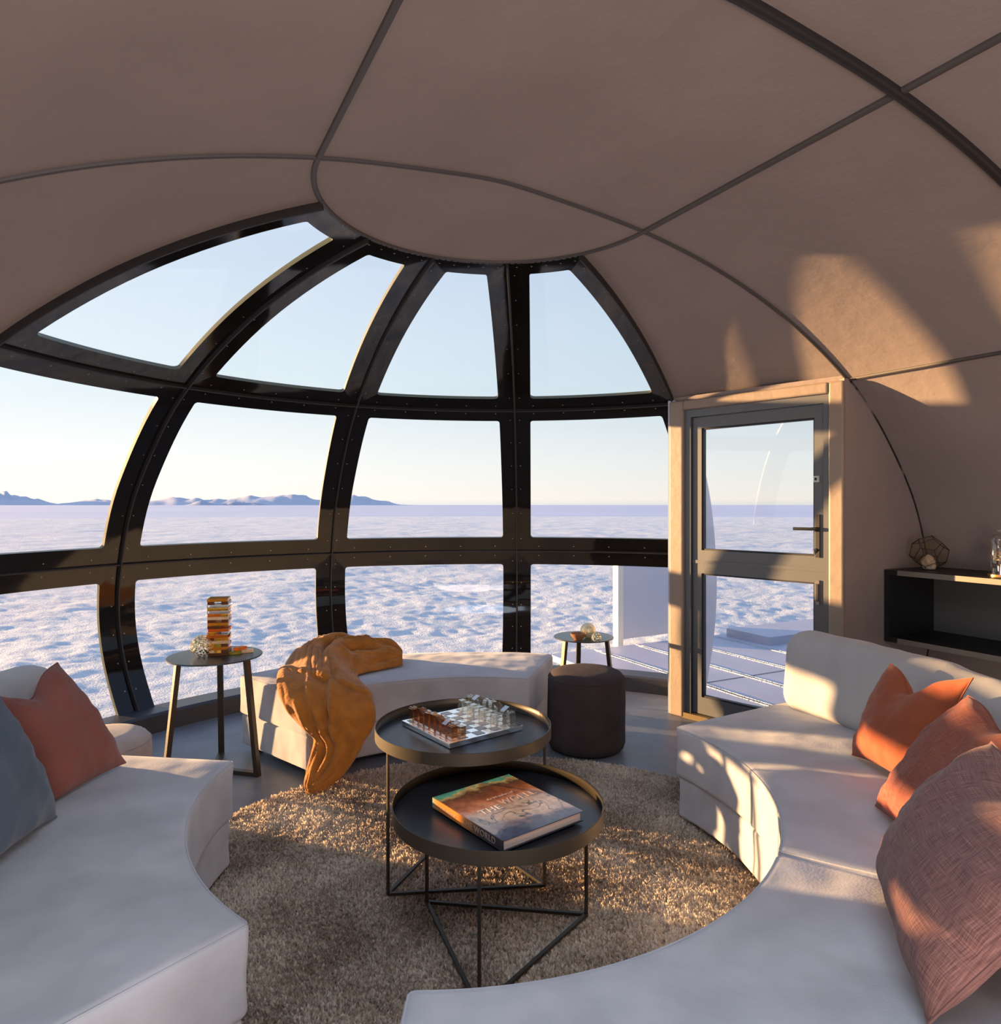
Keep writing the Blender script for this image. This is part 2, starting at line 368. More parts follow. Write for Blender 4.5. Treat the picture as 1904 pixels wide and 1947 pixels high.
trim([spath(0, 0, sB, 40) , ], 0.018, 0.012, M['seamgrey']); trim([spath(180, 0, sE, 60)], 0.016, 0.012, M['seamgrey'])
trim([spath(0, sB, sE, 40)], 0.030, 0.026, M['seam'])
trim([spath(-LE, 0, sE, 60)], 0.030, 0.024, M['seam']); trim([spath(180 + LE, 0, sE, 60)], 0.030, 0.024, M['seam'])
trim([spath(-LF, 0, sE, 60)], 0.046, 0.03, M['seamgrey']); trim([spath(180 + LF, 0, sE, 60)], 0.046, 0.03, M['seamgrey'])

# windows: black acrylic border with a clear pane
wn = [0]
def window(t0, t1, s0, s1, mg=0.115, rear=False, bolts=True, frame_mat=None):
    wn[0] += 1
    root = bpy.data.objects.new('window_%d' % wn[0], None); COL.objects.link(root); tm, sm = (t0 + t1) / 2, (s0 + s1) / 2
    root.location = SP(tm, sm, 0, rear); ORG[root.name] = root.location.copy(); root['kind'] = 'structure'
    def pq(p, q): return t0 + (t1 - t0) * p, s0 + (s1 - s0) * q
    def inner(Pp, Q):
        s = s0 + mg + Q * (s1 - s0 - 2 * mg); r = P(s)[0]; wdt = r * radians(t1 - t0); mp = mg / wdt
        return t0 + (t1 - t0) * (mp + Pp * (1 - 2 * mp)), s
    n = 14; L_ = []
    wd = P(sm)[0] * radians(t1 - t0) - 2 * mg; hd = s1 - s0 - 2 * mg
    rx, ry = 0.022 / wd, 0.022 / hd
    def corner(cx_, cy_, a0):
        return [(cx_ + rx * cos(radians(a0 + 90 * k / 4)), cy_ + ry * sin(radians(a0 + 90 * k / 4))) for k in range(5)]
    inn_, outl = [], []
    def side(a, b, k0, k1):
        for k in range(k0, k1): yield a + (b - a) * k / n
    # walk counter-clockwise: bottom, right, top, left
    cs = [(1 - rx, ry, -90), (1 - rx, 1 - ry, 0), (rx, 1 - ry, 90), (rx, ry, 180)]
    ocs = [(1, 0), (1, 1), (0, 1), (0, 0)]; st = (rx, 0)
    starts = [((rx, 0), (1 - rx, 0)), ((1, ry), (1, 1 - ry)), ((1 - rx, 1), (rx, 1)), ((0, 1 - ry), (0, ry))]
    ostart = [((0, 0), (1, 0)), ((1, 0), (1, 1)), ((1, 1), (0, 1)), ((0, 1), (0, 0))]
    for i in range(4):
        (a, b), (oa, ob) = starts[i], ostart[i]
        for k in range(1, n):
            f_ = k / n; inn_.append((a[0] + (b[0] - a[0]) * f_, a[1] + (b[1] - a[1]) * f_)); outl.append((oa[0] + (ob[0] - oa[0]) * f_, oa[1] + (ob[1] - oa[1]) * f_))
        for c in corner(*cs[i]): inn_.append(c); outl.append(ocs[i])
    N = len(inn_); K = 4; rows = []
    mb = MB(); V = []
    for off in (0.012, -0.012):
        for k in range(K + 1):
            f_ = k / K
            for (a, b), (c, d_) in zip(outl, inn_):
                ta, sa = pq(a, b); tb, sb = inner(c, d_)
                V.append(SP(ta + (tb - ta) * f_, sa + (sb - sa) * f_, off, rear))
    Fc = []; mi = []
    H = (K + 1) * N
    for k in range(K):
        for j in range(N):
            j2 = (j + 1) % N; a, b, c, d_ = k * N + j, k * N + j2, (k + 1) * N + j2, (k + 1) * N + j
            Fc.append((a, b, c, d_)); mi.append(0); Fc.append((H + a, H + d_, H + c, H + b)); mi.append(0)
    for j in range(N):
        j2 = (j + 1) % N; Fc.append((K * N + j, K * N + j2, H + K * N + j2, H + K * N + j)); mi.append(1)
        Fc.append((j, H + j, H + j2, j2)); mi.append(0)
    mb.v = V; mb.f = Fc; mb.m = mi
    if bolts:
        bl = []
        for q in lin(0.08, 0.92, 5):
            for p in (0.03, 0.97):
                s = s0 + (s1 - s0) * q; r = P(s)[0]; mp = 0.035 / (r * radians(t1 - t0)); bl.append((t0 + (t1 - t0) * (mp if p < .5 else 1 - mp), s))
        for p in lin(0.12, 0.88, 4):
            for s in (s0 + 0.04, s1 - 0.04): bl.append((t0 + (t1 - t0) * p, s))
        for t, s in bl:
            c = SP(t, s, 0.012, rear); nrm = inn(t, s, rear); a = nrm.orthogonal().normalized(); b = nrm.cross(a)
            vv = [c + nrm * 0.003] + [c + 0.005 * (cos(k * pi / 3) * a + sin(k * pi / 3) * b) for k in range(6)]
            mb.add(vv, [(0, 1 + k, 1 + (k + 1) % 6) for k in range(6)], 2)
    fr = mb.mk('window_frame', None, root, mats=[frame_mat or M['black'], M['edge'], M['bolt']], sharp=40)
    g = 14; V = []; Fc = []
    for i in range(g + 1):
        for j in range(g + 1):
            a, b = inner(-0.01 + 1.02 * i / g, -0.01 + 1.02 * j / g); V.append(SP(a, b, -0.002, rear))
    for i in range(g):
        for j in range(g): a = i * (g + 1) + j; Fc.append((a, a + 1, a + g + 2, a + g + 1))
    mk('pane', V, Fc, M['glass'], root)
    return root
for k in (4, 3, 2, 1):
    window(30 * k, 30 * k + 30, sC, sB); window(30 * k, 30 * k + 30, sB, sA); window(30 * k, 30 * k + 30, sA, sE)
window(150, 180, sB, sA); window(150, 180, sA, sE)
for k in (1, 2, 3, 4, 5):  # unseen windows of the rear dome, added to let in fill light
    window(30 * k, 30 * k + 30, sB, sA, rear=True, bolts=False); window(30 * k, 30 * k + 30, sA, sE, rear=True, bolts=False)

# ------------------------------------------------------------------ floor, curb, door bay
def plan_loop(r, n=48, dz=0.0, cut_door=False):
    L_ = []
    for k in range(n + 1):
        a = pi * k / n; L_.append(C0 + (cos(a) * eV + sin(a) * dV) * r)
    for k in range(n + 1):
        a = pi + pi * k / n; L_.append(C0 - LF * dV + (cos(a) * eV + sin(a) * dV) * r)
    return [Vector((p.x, p.y, dz)) for p in L_]
top = plan_loop(2.66, dz=0.0); bot = plan_loop(2.66, dz=-0.1); n = len(top)
fl = MB().add(top + bot, [tuple(range(n)), tuple(range(2 * n - 1, n - 1, -1))] + [(i, (i + 1) % n, n + (i + 1) % n, n + i) for i in range(n)]).mk('floor', M['floor'], smooth=False)
struct(fl)
# floor material: large tiles with fine joints
t = M['floor'].node_tree; b = t.nodes['Principled BSDF']
br = t.nodes.new('ShaderNodeTexBrick'); br.inputs['Scale'].default_value = 1.0; br.inputs['Mortar Size'].default_value = 0.003; br.inputs['Brick Width'].default_value = 0.9; br.inputs['Row Height'].default_value = 0.9
br.offset = 0; tcn = t.nodes.new('ShaderNodeTexCoord'); mp = t.nodes.new('ShaderNodeMapping'); mp.inputs['Rotation'].default_value = (0, 0, -PHI)
t.links.new(tcn.outputs['Object'], mp.inputs[0]); t.links.new(mp.outputs[0], br.inputs['Vector'])
mx = t.nodes.new('ShaderNodeMixRGB'); mx.blend_type = 'MULTIPLY'; mx.inputs['Fac'].default_value = 1.0
old = b.inputs['Base Color'].links[0].from_socket
br.inputs['Color1'].default_value = (1, 1, 1, 1); br.inputs['Color2'].default_value = (0.95, 0.95, 0.95, 1); br.inputs['Mortar'].default_value = (0.72, 0.72, 0.72, 1)
t.links.new(old, mx.inputs['Color1']); t.links.new(br.outputs['Color'], mx.inputs['Color2']); t.links.new(mx.outputs[0], b.inputs['Base Color'])
# curb under the windows
V = []; Fc = []; T = lin(30.5, 180, 60)
for tt in T:
    h = cos(radians(tt)) * eV + sin(radians(tt)) * dV
    for r, z in ((2.53, 0.0), (2.53, 0.105), (2.545, 0.118), (2.72, 0.118), (2.72, 0.0)): V.append(C0 + h * r + Vector((0, 0, z)))
for i in range(60):
    for k in range(5): Fc.append((i * 5 + k, i * 5 + (k + 1) % 5, i * 5 + 5 + (k + 1) % 5, i * 5 + 5 + k))
Fc += [(0, 1, 2, 3, 4), tuple(300 + k for k in range(5))]
struct(MB().add(V, Fc).mk('baseboard_front', M['curb'], origin=C0 + Vector((0, 2.6, 0)), sharp=30))
mbb = MB()
for sgn in (1, -1):
    c = C0 + eV * sgn * 2.56 - dV * LF / 2 + Vector((0, 0, 0.05)); R_ = Matrix.Rotation(PHI, 3, 'Z')
    o = MB().box(c, (0.04, LF, 0.1), R_).mk('baseboard_right' if sgn > 0 else 'baseboard_left', M['curb'], origin=c, smooth=False); struct(o)

# door bay: cheeks, trim, frame, stable door
zB = P(sB)[1]; rB = P(sB)[0]
Q0 = C0 + (cos(radians(30)) * eV + sin(radians(30)) * dV) * (rB - 0.03); Q1 = C0 + eV * (rB - 0.03)
dl = (Q1 - Q0); W = dl.length; dl.normalize(); dn = Vector((dl.y, -dl.x, 0))      # dn points outdoors?
if dn.dot(Q0 - C0) < 0: dn = -dn
def DP(q, off, z): return Q0 + dl * (q * W) + dn * off + Vector((0, 0, z))
Rd = Matrix((dl, dn, Vector((0, 0, 1)))).transposed()
def dbox(mb, q0, q1, o0, o1, z0, z1, mi=0):
    c = (DP(q0, o0, z0) + DP(q1, o1, z1)) / 2; return mb.box(c, (abs(q1 - q0) * W, abs(o1 - o0), z1 - z0), Rd, mi)
def cheek(tdeg, name, m, th, ext=0.035):
    h = cos(radians(tdeg)) * eV + sin(radians(tdeg)) * dV; nrm = Vector((-h.y, h.x, 0)) * th
    S_ = lin(sB, sE, 24); V = []
    for side in (-0.5, 0.5):
        for s in S_:
            r, z, _, _ = P(s); V.append(C0 + h * (r + ext) + Vector((0, 0, max(z, -0.02))) + nrm * side)
        for s in S_:
            r, z, _, _ = P(s); V.append(C0 + h * (rB - 0.05) + Vector((0, 0, max(z, -0.02))) + nrm * side)
    n = len(S_); Fc = []
    for b0, fl_ in ((0, 0), (2 * n, 1)):
        for i in range(n - 1): Fc.append((b0 + i, b0 + i + 1, b0 + n + i + 1, b0 + n + i))
    for a in (0, n):
        for i in range(n - 1): Fc.append((a + i, a + i + 1, 2 * n + a + i + 1, 2 * n + a + i))
    Fc += [(0, n, 3 * n, 2 * n), (n - 1, 2 * n - 1, 4 * n - 1, 3 * n - 1)]
    return struct(MB().add(V, Fc).mk(name, m, origin=C0 + h * 2.5, sharp=30))
cheek(0.0, 'wall_doorside', M['clad'], 0.03); cheek(30, 'wall_outer_cheek', M['gel'], 0.05, 0.20)
# soffit between chord and ring
V = [C0 + (cos(radians(a)) * eV + sin(radians(a)) * dV) * (rB + 0.03) + Vector((0, 0, z)) for z in (zB - 0.03, zB + 0.02) for a in lin(30, 0, 10)]
V2 = [Q0 + Vector((0, 0, zB - 0.03)), Q1 + Vector((0, 0, zB - 0.03)), Q0 + Vector((0, 0, zB + 0.02)), Q1 + Vector((0, 0, zB + 0.02))]
Fc = [tuple(range(11)) + (23, 22), tuple(range(11, 22)) + (25, 24)] + [(i, i + 1, i + 12, i + 11) for i in range(10)] + [(22, 23, 25, 24)]
struct(MB().add(V + V2, Fc).mk('ceiling_soffit', M['clad'], origin=Q0, smooth=False))
mb = MB()
dbox(mb, 0.0, 0.095, -0.045, 0.10, 0, zB - 0.012); dbox(mb, 0.935, 1.01, -0.04, 0.10, 0, zB - 0.012)
o = mb.mk('trim_door_posts', M['trim'], origin=Q0, smooth=False); struct(o)
bv = o.modifiers.new('b', 'BEVEL'); bv.width = 0.012; bv.segments = 3
mb = MB(); dbox(mb, 0.095, 0.935, -0.045, 0.10, zB - 0.075, zB - 0.012)
o = mb.mk('trim_door_head', M['trim'], origin=Q0, smooth=False); struct(o)
bv = o.modifiers.new('b', 'BEVEL'); bv.width = 0.012; bv.segments = 3
door = bpy.data.objects.new('door_1', None); COL.objects.link(door); door.location = Q0 + dl * W / 2; ORG[door.name] = door.location.copy(); door['kind'] = 'structure'
mb = MB(); zt = zB - 0.075
dbox(mb, 0.095, 0.135, -0.02, 0.06, 0, zt); dbox(mb, 0.905, 0.935, -0.02, 0.06, 0, zt); dbox(mb, 0.135, 0.905, -0.02, 0.06, zt - 0.05, zt)
dbox(mb, 0.135, 0.14, 0.0, 0.06, 0, zt - .05, 1); 
mb.mk('door_frame', None, door, smooth=False, mats=[M['alu'], M['dark']])
mb = MB(); dbox(mb, 0.085, 0.925, -0.04, 0.09, 0.0, 0.035); mb.mk('threshold', M['thresh'], door, smooth=False)
def leaf(nm, z0, z1, g0, g1):
    mb = MB(); a, b, ga, gb = 0.14, 0.903, 0.197, 0.852
    dbox(mb, a, ga, 0.0, 0.05, z0, z1); dbox(mb, gb, b, 0.0, 0.05, z0, z1); dbox(mb, ga, gb, 0.0, 0.05, z0, g0); dbox(mb, ga, gb, 0.0, 0.05, g1, z1)
    # glazing beads
    for (p, q, r0, r1) in ((ga, ga + 0.008, g0, g1), (gb - 0.008, gb, g0, g1), (ga, gb, g0, g0 + 0.01), (ga, gb, g1 - 0.01, g1)): dbox(mb, p, q, 0.008, 0.04, r0, r1, 1)
    o = mb.mk(nm, None, door, smooth=False, mats=[M['alu'], M['dark']])
    mb = MB(); dbox(mb, ga, gb, 0.02, 0.024, g0, g1); mb.mk('door_pane', M['glass'], o, smooth=False); return o
up = leaf('upper_leaf', 1.034, zt - 0.054, 1.106, 1.90); lo_ = leaf('lower_leaf', 0.04, 1.026, 0.15, 0.955)
mb = MB(); dbox(mb, 0.14, 0.903, -0.006, 0.0, 1.02, 1.04); mb.mk('weather_bar', M['alu'], door, smooth=False)
mb = MB(); dbox(mb, 0.862, 0.882, -0.012, 0.0, 1.10, 1.345); mb.mk('handle_plate', M['dark'], up, smooth=False)
mb = MB(); mb.tube([DP(0.872, -0.01, 1.265), DP(0.872, -0.05, 1.265), DP(0.855, -0.055, 1.263), DP(0.765, -0.055, 1.263)], 0.009, 8); mb.mk('door_handle', M['dark'], up)
mb = MB(); dbox(mb, 0.852, 0.878, -0.01, 0.0, 1.53, 1.565); mb.mk('lock_plate', M['whiteplate'], up, smooth=False)
mb = MB(); dbox(mb, 0.860, 0.868, -0.02, -0.01, 1.54, 1.555); mb.mk('lock_knob', M['dark'], up, smooth=False)
mb = MB(); mb.tube([DP(0.86, -0.004, 1.12), DP(0.86, -0.018, 1.15)], 0.009, 8); mb.mk('key_cylinder', M['bolt'], up)
mb = MB(); dbox(mb, 0.862, 0.88, -0.01, 0.0, 0.83, 0.97); mb.mk('latch_plate', M['bolt'], lo_, smooth=False)
mb = MB(); dbox(mb, 0.866, 0.876, -0.016, -0.008, 0.85, 0.95); mb.mk('latch_slot', M['dark'], lo_, smooth=False)

# ------------------------------------------------------------------ outdoors
def snow_h(x, y):
    d = hypot(x, y - 2.86); p = Vector((x, y, 0))
    h = 0.05 * noise.noise(p * 0.35) + 0.022 * noise.noise(p * 1.1 + Vector((5, 0, 0))) + 0.014 * noise.noise(p * 2.7) + 0.016 * noise.noise(p * 6.0)
    return h * min(1.0, max(0.25, (d - 2.5) / 4))
Rr = [0.5]; 
while Rr[-1] < 95: Rr.append(Rr[-1] * 1.011 + 0.004)
A_ = [radians(-14 + (208) * k / 620) for k in range(621)]
V = []; Fc = []; nA = len(A_)
for r in Rr:
    for a in A_:
        x, y = r * cos(a), 2.86 + r * sin(a); V.append((x, y, -0.24 + snow_h(x, y)))
for i in range(len(Rr) - 1):
    for k in range(nA - 1):
        q = i * nA + k; Fc.append((q, q + 1, q + nA + 1, q + nA))
struct(mk('snow_field', V, Fc, M['snow']), )
# far ground behind and beyond
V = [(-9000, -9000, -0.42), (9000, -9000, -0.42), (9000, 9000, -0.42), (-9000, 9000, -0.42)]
struct(mk('far_plain', V, [(0, 1, 2, 3)], M['farshade'], smooth=False))
# mountain range on the left of the horizon
def ridge(name, u0, u1, D, depth, hf, m, nu=160, nd=8, seed=0):
    V = []; Fc = []
    for j in range(nd + 1):
        fj = j / nd; prof_ = sin(pi * fj) ** 0.8 if 0 < fj < 1 else 0
        for i in range(nu + 1):
            u = u0 + (u1 - u0) * i / nu; Y = D + depth * fj; x = (u - PX) / F * D * (Y / D)
            base = hf(u); rough = 1 + 0.35 * noise.noise(Vector((u * 0.05, fj * 3, seed)))
            V.append((x, Y, -0.45 + base / F * D * prof_ * rough))
    for j in range(nd):
        for i in range(nu): q = j * (nu + 1) + i; Fc.append((q, q + 1, q + nu + 2, q + nu + 1))
    return struct(mk(name, V, Fc, m, smooth=True, origin=((u0 + u1 - 2 * PX) / 2 / F * D, D, 0)))
def hf(u):
    pts = [(-400, 10), (-200, 20), (-40, 26), (20, 24), (80, 10), (110, 3), (150, 8), (190, 14), (240, 6), (290, 10), (330, 14), (400, 12), (470, 16), (520, 18), (565, 21), (600, 12), (640, 8), (675, 24), (700, 16), (730, 8), (765, 1), (800, 0)]
    for (a, b), (c, d_) in zip(pts, pts[1:]):
        if a <= u <= c: base = b + (d_ - b) * (u - a) / (c - a); break
    else: base = 0
    return max(0, base * (1 + 0.25 * noise.noise(Vector((u * 0.06, 3, 0))) + 0.2 * noise.noise(Vector((u * 0.2, 9, 0)))))
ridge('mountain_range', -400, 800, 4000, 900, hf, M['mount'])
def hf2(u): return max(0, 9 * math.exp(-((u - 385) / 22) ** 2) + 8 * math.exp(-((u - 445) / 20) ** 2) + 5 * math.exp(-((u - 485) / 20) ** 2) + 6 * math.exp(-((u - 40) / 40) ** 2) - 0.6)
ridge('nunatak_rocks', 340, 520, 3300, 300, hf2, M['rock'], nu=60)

# deck outside the door, laid in panels with snow in the joints
def pod(e_, d_, z): return C0 + eV * e_ + dV * d_ + Vector((0, 0, z))
Rp = Matrix.Rotation(PHI, 3, 'Z')
mb = MB(); ee = 2.35
while ee < 7.0:
    nx = 2.9 if ee < 2.4 else ee + 0.55
    for d0, d1 in ((-2.0, 0.2), (0.22, 1.9), (1.92, 3.5)):
        mb.box(pod((ee + nx) / 2, (d0 + d1) / 2, -0.15), (nx - ee - 0.03, d1 - d0 - 0.01, 0.06), Rp)
    ee = nx
o = mb.mk('deck', M['deck'], origin=pod(4, 1, -0.12), smooth=False); struct(o)
mb = MB()
for e0 in (2.9, 3.45, 4.0, 4.55, 5.1, 5.65, 6.2):
    dmax = 3.4 if e0 < 4.56 else 2.58
    for sd in (-0.022, 0.022):
        pts = [pod(e0 + sd + 0.004 * noise.noise(Vector((e0, dd * 3, sd * 9))), dd, -0.118) for dd in lin(-1.5, dmax, 50)]
        mb.tube(pts, [0.006 + 0.004 * noise.noise(Vector((e0 * 7, k * .4, sd * 50))) for k in range(51)], 6)
tag(mb.mk('snow_ridge', M['snow'], origin=pod(4, 1, -0.12)), 'thin white ridges of snow lying along the deck joints outside the door', 'snow', kind='stuff')
c = pod(6.05, 3.08, -0.075)
o = MB().box(c, (2.7, 0.62, 0.09), Rp).mk('deck_step', M['deck'], origin=c, smooth=False); tag(o, 'low raised platform at the far edge of the outdoor deck', 'platform')
# white screen standing outside beyond the right-hand window
a = px(1181, 1213, Y=7.9); b = px(1292, 1206, Y=8.35); tp = 0.88
ws = thing('wind_screen', (a.x, a.y, -0.25), 'white upright screen panel standing in the snow beyond the lower right window', 'screen')
dr = (b - a); dr.z = 0; wl = dr.length; dr.normalize(); Rw = Matrix((dr, Vector((-dr.y, dr.x, 0)), Vector((0, 0, 1)))).transposed()
c = a + dr * wl / 2; c.z = (tp - 0.13) / 2
MB().box(c, (wl, 0.03, tp + 0.13), Rw).mk('screen_panel', M['gel'], ws, smooth=False)
c = a - dr * 0.04; c.z = (tp - 0.28) / 2
MB().box(c, (0.075, 0.09, tp + 0.28), Rw).mk('end_post', mat('sunlit_post', (0.75, 0.70, 0.6), 0.5), ws, smooth=False)  # cream tone is warm sunlight on the post, put into its colour

# ------------------------------------------------------------------ rug
RC_, RR_ = Vector((0.02, 2.40, 0)), 1.40
rug = thing('shag_rug', (RC_.x, RC_.y, 0), 'round beige shag rug on the concrete floor under the coffee tables', 'rug')
MB().lathe((RC_.x, RC_.y, 0), [(0, 0.001), (RR_ - 0.02, 0.001), (RR_ - 0.01, 0.008), (RR_ - 0.02, 0.014), (0, 0.014)], 120).mk('rug_backing', mat('rug_backing', (0.30, 0.22, 0.15), 0.95, var=0.3, vscale=6), rug)
m = mat('rug_pile', (0.44, 0.35, 0.26), 0.9, spec=0.15, sheen=0.2)
t = m.node_tree; b = t.nodes['Principled BSDF']; tcn = t.nodes.new('ShaderNodeTexCoord')
n1 = t.nodes.new('ShaderNodeTexNoise'); n1.inputs['Scale'].default_value = 2.6; n1.inputs['Detail'].default_value = 3
n2 = t.nodes.new('ShaderNodeTexNoise'); n2.inputs['Scale'].default_value = 110; n2.inputs['Detail'].default_value = 2
ad = t.nodes.new('ShaderNodeMath'); ad.operation = 'MULTIPLY_ADD'; ad.inputs[1].default_value = 0.55
ml = t.nodes.new('ShaderNodeMath'); ml.operation = 'MULTIPLY'; ml.inputs[1].default_value = 0.45
t.links.new(tcn.outputs['Object'], n1.inputs['Vector']); t.links.new(tcn.outputs['Object'], n2.inputs['Vector'])
t.links.new(n2.outputs['Fac'], ml.inputs[0]); t.links.new(n1.outputs['Fac'], ad.inputs[0]); t.links.new(ml.outputs[0], ad.inputs[2])
rp = t.nodes.new('ShaderNodeValToRGB'); e = rp.color_ramp.elements
e[0].position = 0.38; e[0].color = (0.30, 0.21, 0.145, 1); e[1].position = 0.60; e[1].color = (0.80, 0.70, 0.58, 1)
t.links.new(ad.outputs[0], rp.inputs[0]); t.links.new(rp.outputs[0], b.inputs['Base Color'])
tl = t.nodes.new('ShaderNodeBsdfTranslucent'); t.links.new(rp.outputs[0], tl.inputs[0]); mxs = t.nodes.new('ShaderNodeMixShader'); mxs.inputs[0].default_value = 0.4
t.links.new(b.outputs[0], mxs.inputs[1]); t.links.new(tl.outputs[0], mxs.inputs[2]); t.links.new(mxs.outputs[0], t.nodes['Material Output'].inputs[0])
V = []; Fc = []; rnd = random.Random(3)
NT = 200000
for i in range(NT):
    a = rnd.random() * 2 * pi; r = RR_ * sqrt(rnd.random()); x, y = r * cos(a), r * sin(a)
    if y < -1.30: continue
    hgt = 0.014 + 0.012 * rnd.random() + 0.005 * noise.noise(Vector((x * 9, y * 9, 0))) + 0.009 * noise.noise(Vector((x * 38, y * 38, 4)))
    n_ = noise.noise(Vector((x * 6, y * 6, 3))) * 3.0 + rnd.uniform(-1.6, 1.6)
    lx, ly = 0.009 * cos(n_ * 2.0), 0.009 * sin(n_ * 2.0); w_ = 0.0032 + 0.0022 * rnd.random(); ta = rnd.random() * pi
    dx, dy = w_ * cos(ta), w_ * sin(ta); X, Y = RC_.x + x, RC_.y + y; k = len(V)
    V += [(X - dx, Y - dy, 0.008), (X + dx, Y + dy, 0.008), (X + lx * .5 + dx, Y + ly * .5 + dy, 0.008 + hgt * .65), (X + lx * .5 - dx, Y + ly * .5 - dy, 0.008 + hgt * .65), (X + lx, Y + ly, 0.008 + hgt)]
    Fc += [(k, k + 1, k + 2, k + 3), (k + 3, k + 2, k + 4)]
og = ORG[rug.name]
me = bpy.data.meshes.new('rug_pile'); me.from_pydata([(v[0] - og.x, v[1] - og.y, v[2]) for v in V], [], Fc); me.materials.append(m)
o = bpy.data.objects.new('rug_pile', me); COL.objects.link(o); o.parent = rug; o['kind'] = 'stuff'; ORG[o.name] = og

# ------------------------------------------------------------------ curved sofa modules
def arc_block(ctr, r0, r1, a0, a1, z0, z1, rr, puff=0.0, wr=0.004, lean=0.0, seed=0, round_top=0.0, step=0.04, sag=0.0):
    ctr = Vector((ctr[0], ctr[1], 0)); rm = (r0 + r1) / 2; am = radians((a0 + a1) / 2); hl = radians(a1 - a0) / 2 * r0
    hx, hy, hz = hl, (r1 - r0) / 2, (z1 - z0) / 2
    Vl, Fc = rbox(hx, hy, hz, rr, step); V = []
    for p in Vl:
        s, tt, z = p.x, p.y, p.z
        fz = (z + hz) / (2 * hz)
        if puff and fz > 0.5: z += puff * (1 - (s / hx) ** 2) * (1 - (tt / hy) ** 2) * (fz - .5) * 2
        if sag: tt -= sag * sin(pi * fz) * (1 if tt < 0 else -1)
        nz = noise.noise(Vector((s * 4 + seed, tt * 5, z * 5))) * wr + noise.noise(Vector((s * 14, tt * 9 + seed, z * 10))) * wr * 0.35
        nz *= min(1.0, max(hz - p.z, min(hx - abs(s), hy - abs(tt)), 0) / 0.05)
        tt += nz * (tt / hy); z += nz * (1 if fz > .9 else 0)
        a = am + s / r0 * 1.0; r = rm + tt + lean * fz
        V.append(ctr + Vector((cos(a) * r, sin(a) * r, z + (z0 + z1) / 2)))
    return V, Fc
def feet(root, ctr, r0, r1, a0, a1):
    for a in (a0 + 3, a1 - 3):
        for r in (r0 + 0.07, r1 - 0.07):
            c = Vector((ctr[0] + r * cos(radians(a)), ctr[1] + r * sin(radians(a)), 0))
            mb = MB(); mb.lathe(c, [(0.022, 0.0), (0.026, 0.045)], 16); mb.mk('foot', M['foot'], root)
def module(name, ctr, a0, a1, label, cat, r0=1.08, r1=1.95, back=None, zs=0.0, seed=0, r1b=None):
    am = radians((a0 + a1) / 2); rm = (r0 + r1) / 2; seat_r1 = r1
    root = thing(name, (ctr[0] + rm * cos(am), ctr[1] + rm * sin(am), 0), label, cat)
    V, Fc = arc_block(ctr, r0 + 0.012, seat_r1, a0 + .5, a1 - .5, 0.042, 0.225, 0.020, seed=seed, wr=0.005, sag=-0.004); mk('base', V, Fc, M['sofa'], root)
    V, Fc = arc_block(ctr, r0, seat_r1, a0, a1, 0.218, 0.437, 0.022, puff=0.014, wr=0.009, seed=seed + 3, sag=-0.006); sc_ = mk('seat_cushion', V, Fc, M['sofa'], root)
    feet(root, ctr, r0, r1, a0, a1)
    def pipe(zz_, q):
        A0, A1 = radians(a0), radians(a1); R0, R1 = r0, seat_r1; g = 0.022; pts = []
        def pt(rr2, aa): pts.append(Vector((ctr[0] + rr2 * cos(aa), ctr[1] + rr2 * sin(aa), zz_)))
        for k in range(41): pt(R0 + q, A0 + g / r0 + (A1 - A0 - 2 * g / r0) * k / 40)
        for k in (25, 50, 70): pt(R0 + g - (g - q) * cos(radians(k)), A1 - (g - (g - q) * sin(radians(k))) / r0)
        for k in (20, 40, 65): pt(R1 - g + (g - q) * sin(radians(k)), A1 - (g - (g - q) * cos(radians(k))) / r0)
        for k in range(41): pt(R1 - q, A1 - g / r0 - (A1 - A0 - 2 * g / r0) * k / 40)
        for k in (25, 50, 70): pt(R1 - g + (g - q) * cos(radians(k)), A0 + (g - (g - q) * sin(radians(k))) / r0)
        for k in (20, 40, 65): pt(R0 + g - (g - q) * sin(radians(k)), A0 + (g - (g - q) * cos(radians(k))) / r0)
        pts.append(pts[0].copy())
        return pts
    MB().tube(pipe(0.4310, 0.0058), 0.0024, 6).mk('piping', M['sofa'], sc_)
    if back:
        b0, b1 = back
        V, Fc = arc_block(ctr, 1.69, 1.91, b0, b1, 0.425, 0.80, 0.095, wr=0.012, lean=0.055, seed=seed + 7, sag=-0.012, step=0.03); mk('backrest', V, Fc, M['back'], root)
    return root
CR = (-0.17, 2.465)
module('curved_sofa', CR, -29.6, 31, 'pale grey curved sofa module with backrest, right of the tables beside the glass door', 'sofa', back=(-29.0, 30.0), seed=1)
module('curved_sofa', CR, -91, -30.2, 'pale grey curved sofa module nearest the viewer at lower right, under the mauve pillow', 'sofa', back=(-51, -30.5), seed=2)
module('curved_sofa', (0.07, 2.47), 172, 233.5, 'pale grey curved sofa module on the left, holding the rose and blue pillows', 'sofa', back=(173, 232), seed=3)
module('curved_ottoman', (-0.138, 2.81), 74, 140.5, 'backless pale grey curved ottoman by the windows, with the amber throw over one end', 'ottoman', r1=1.745, seed=4)

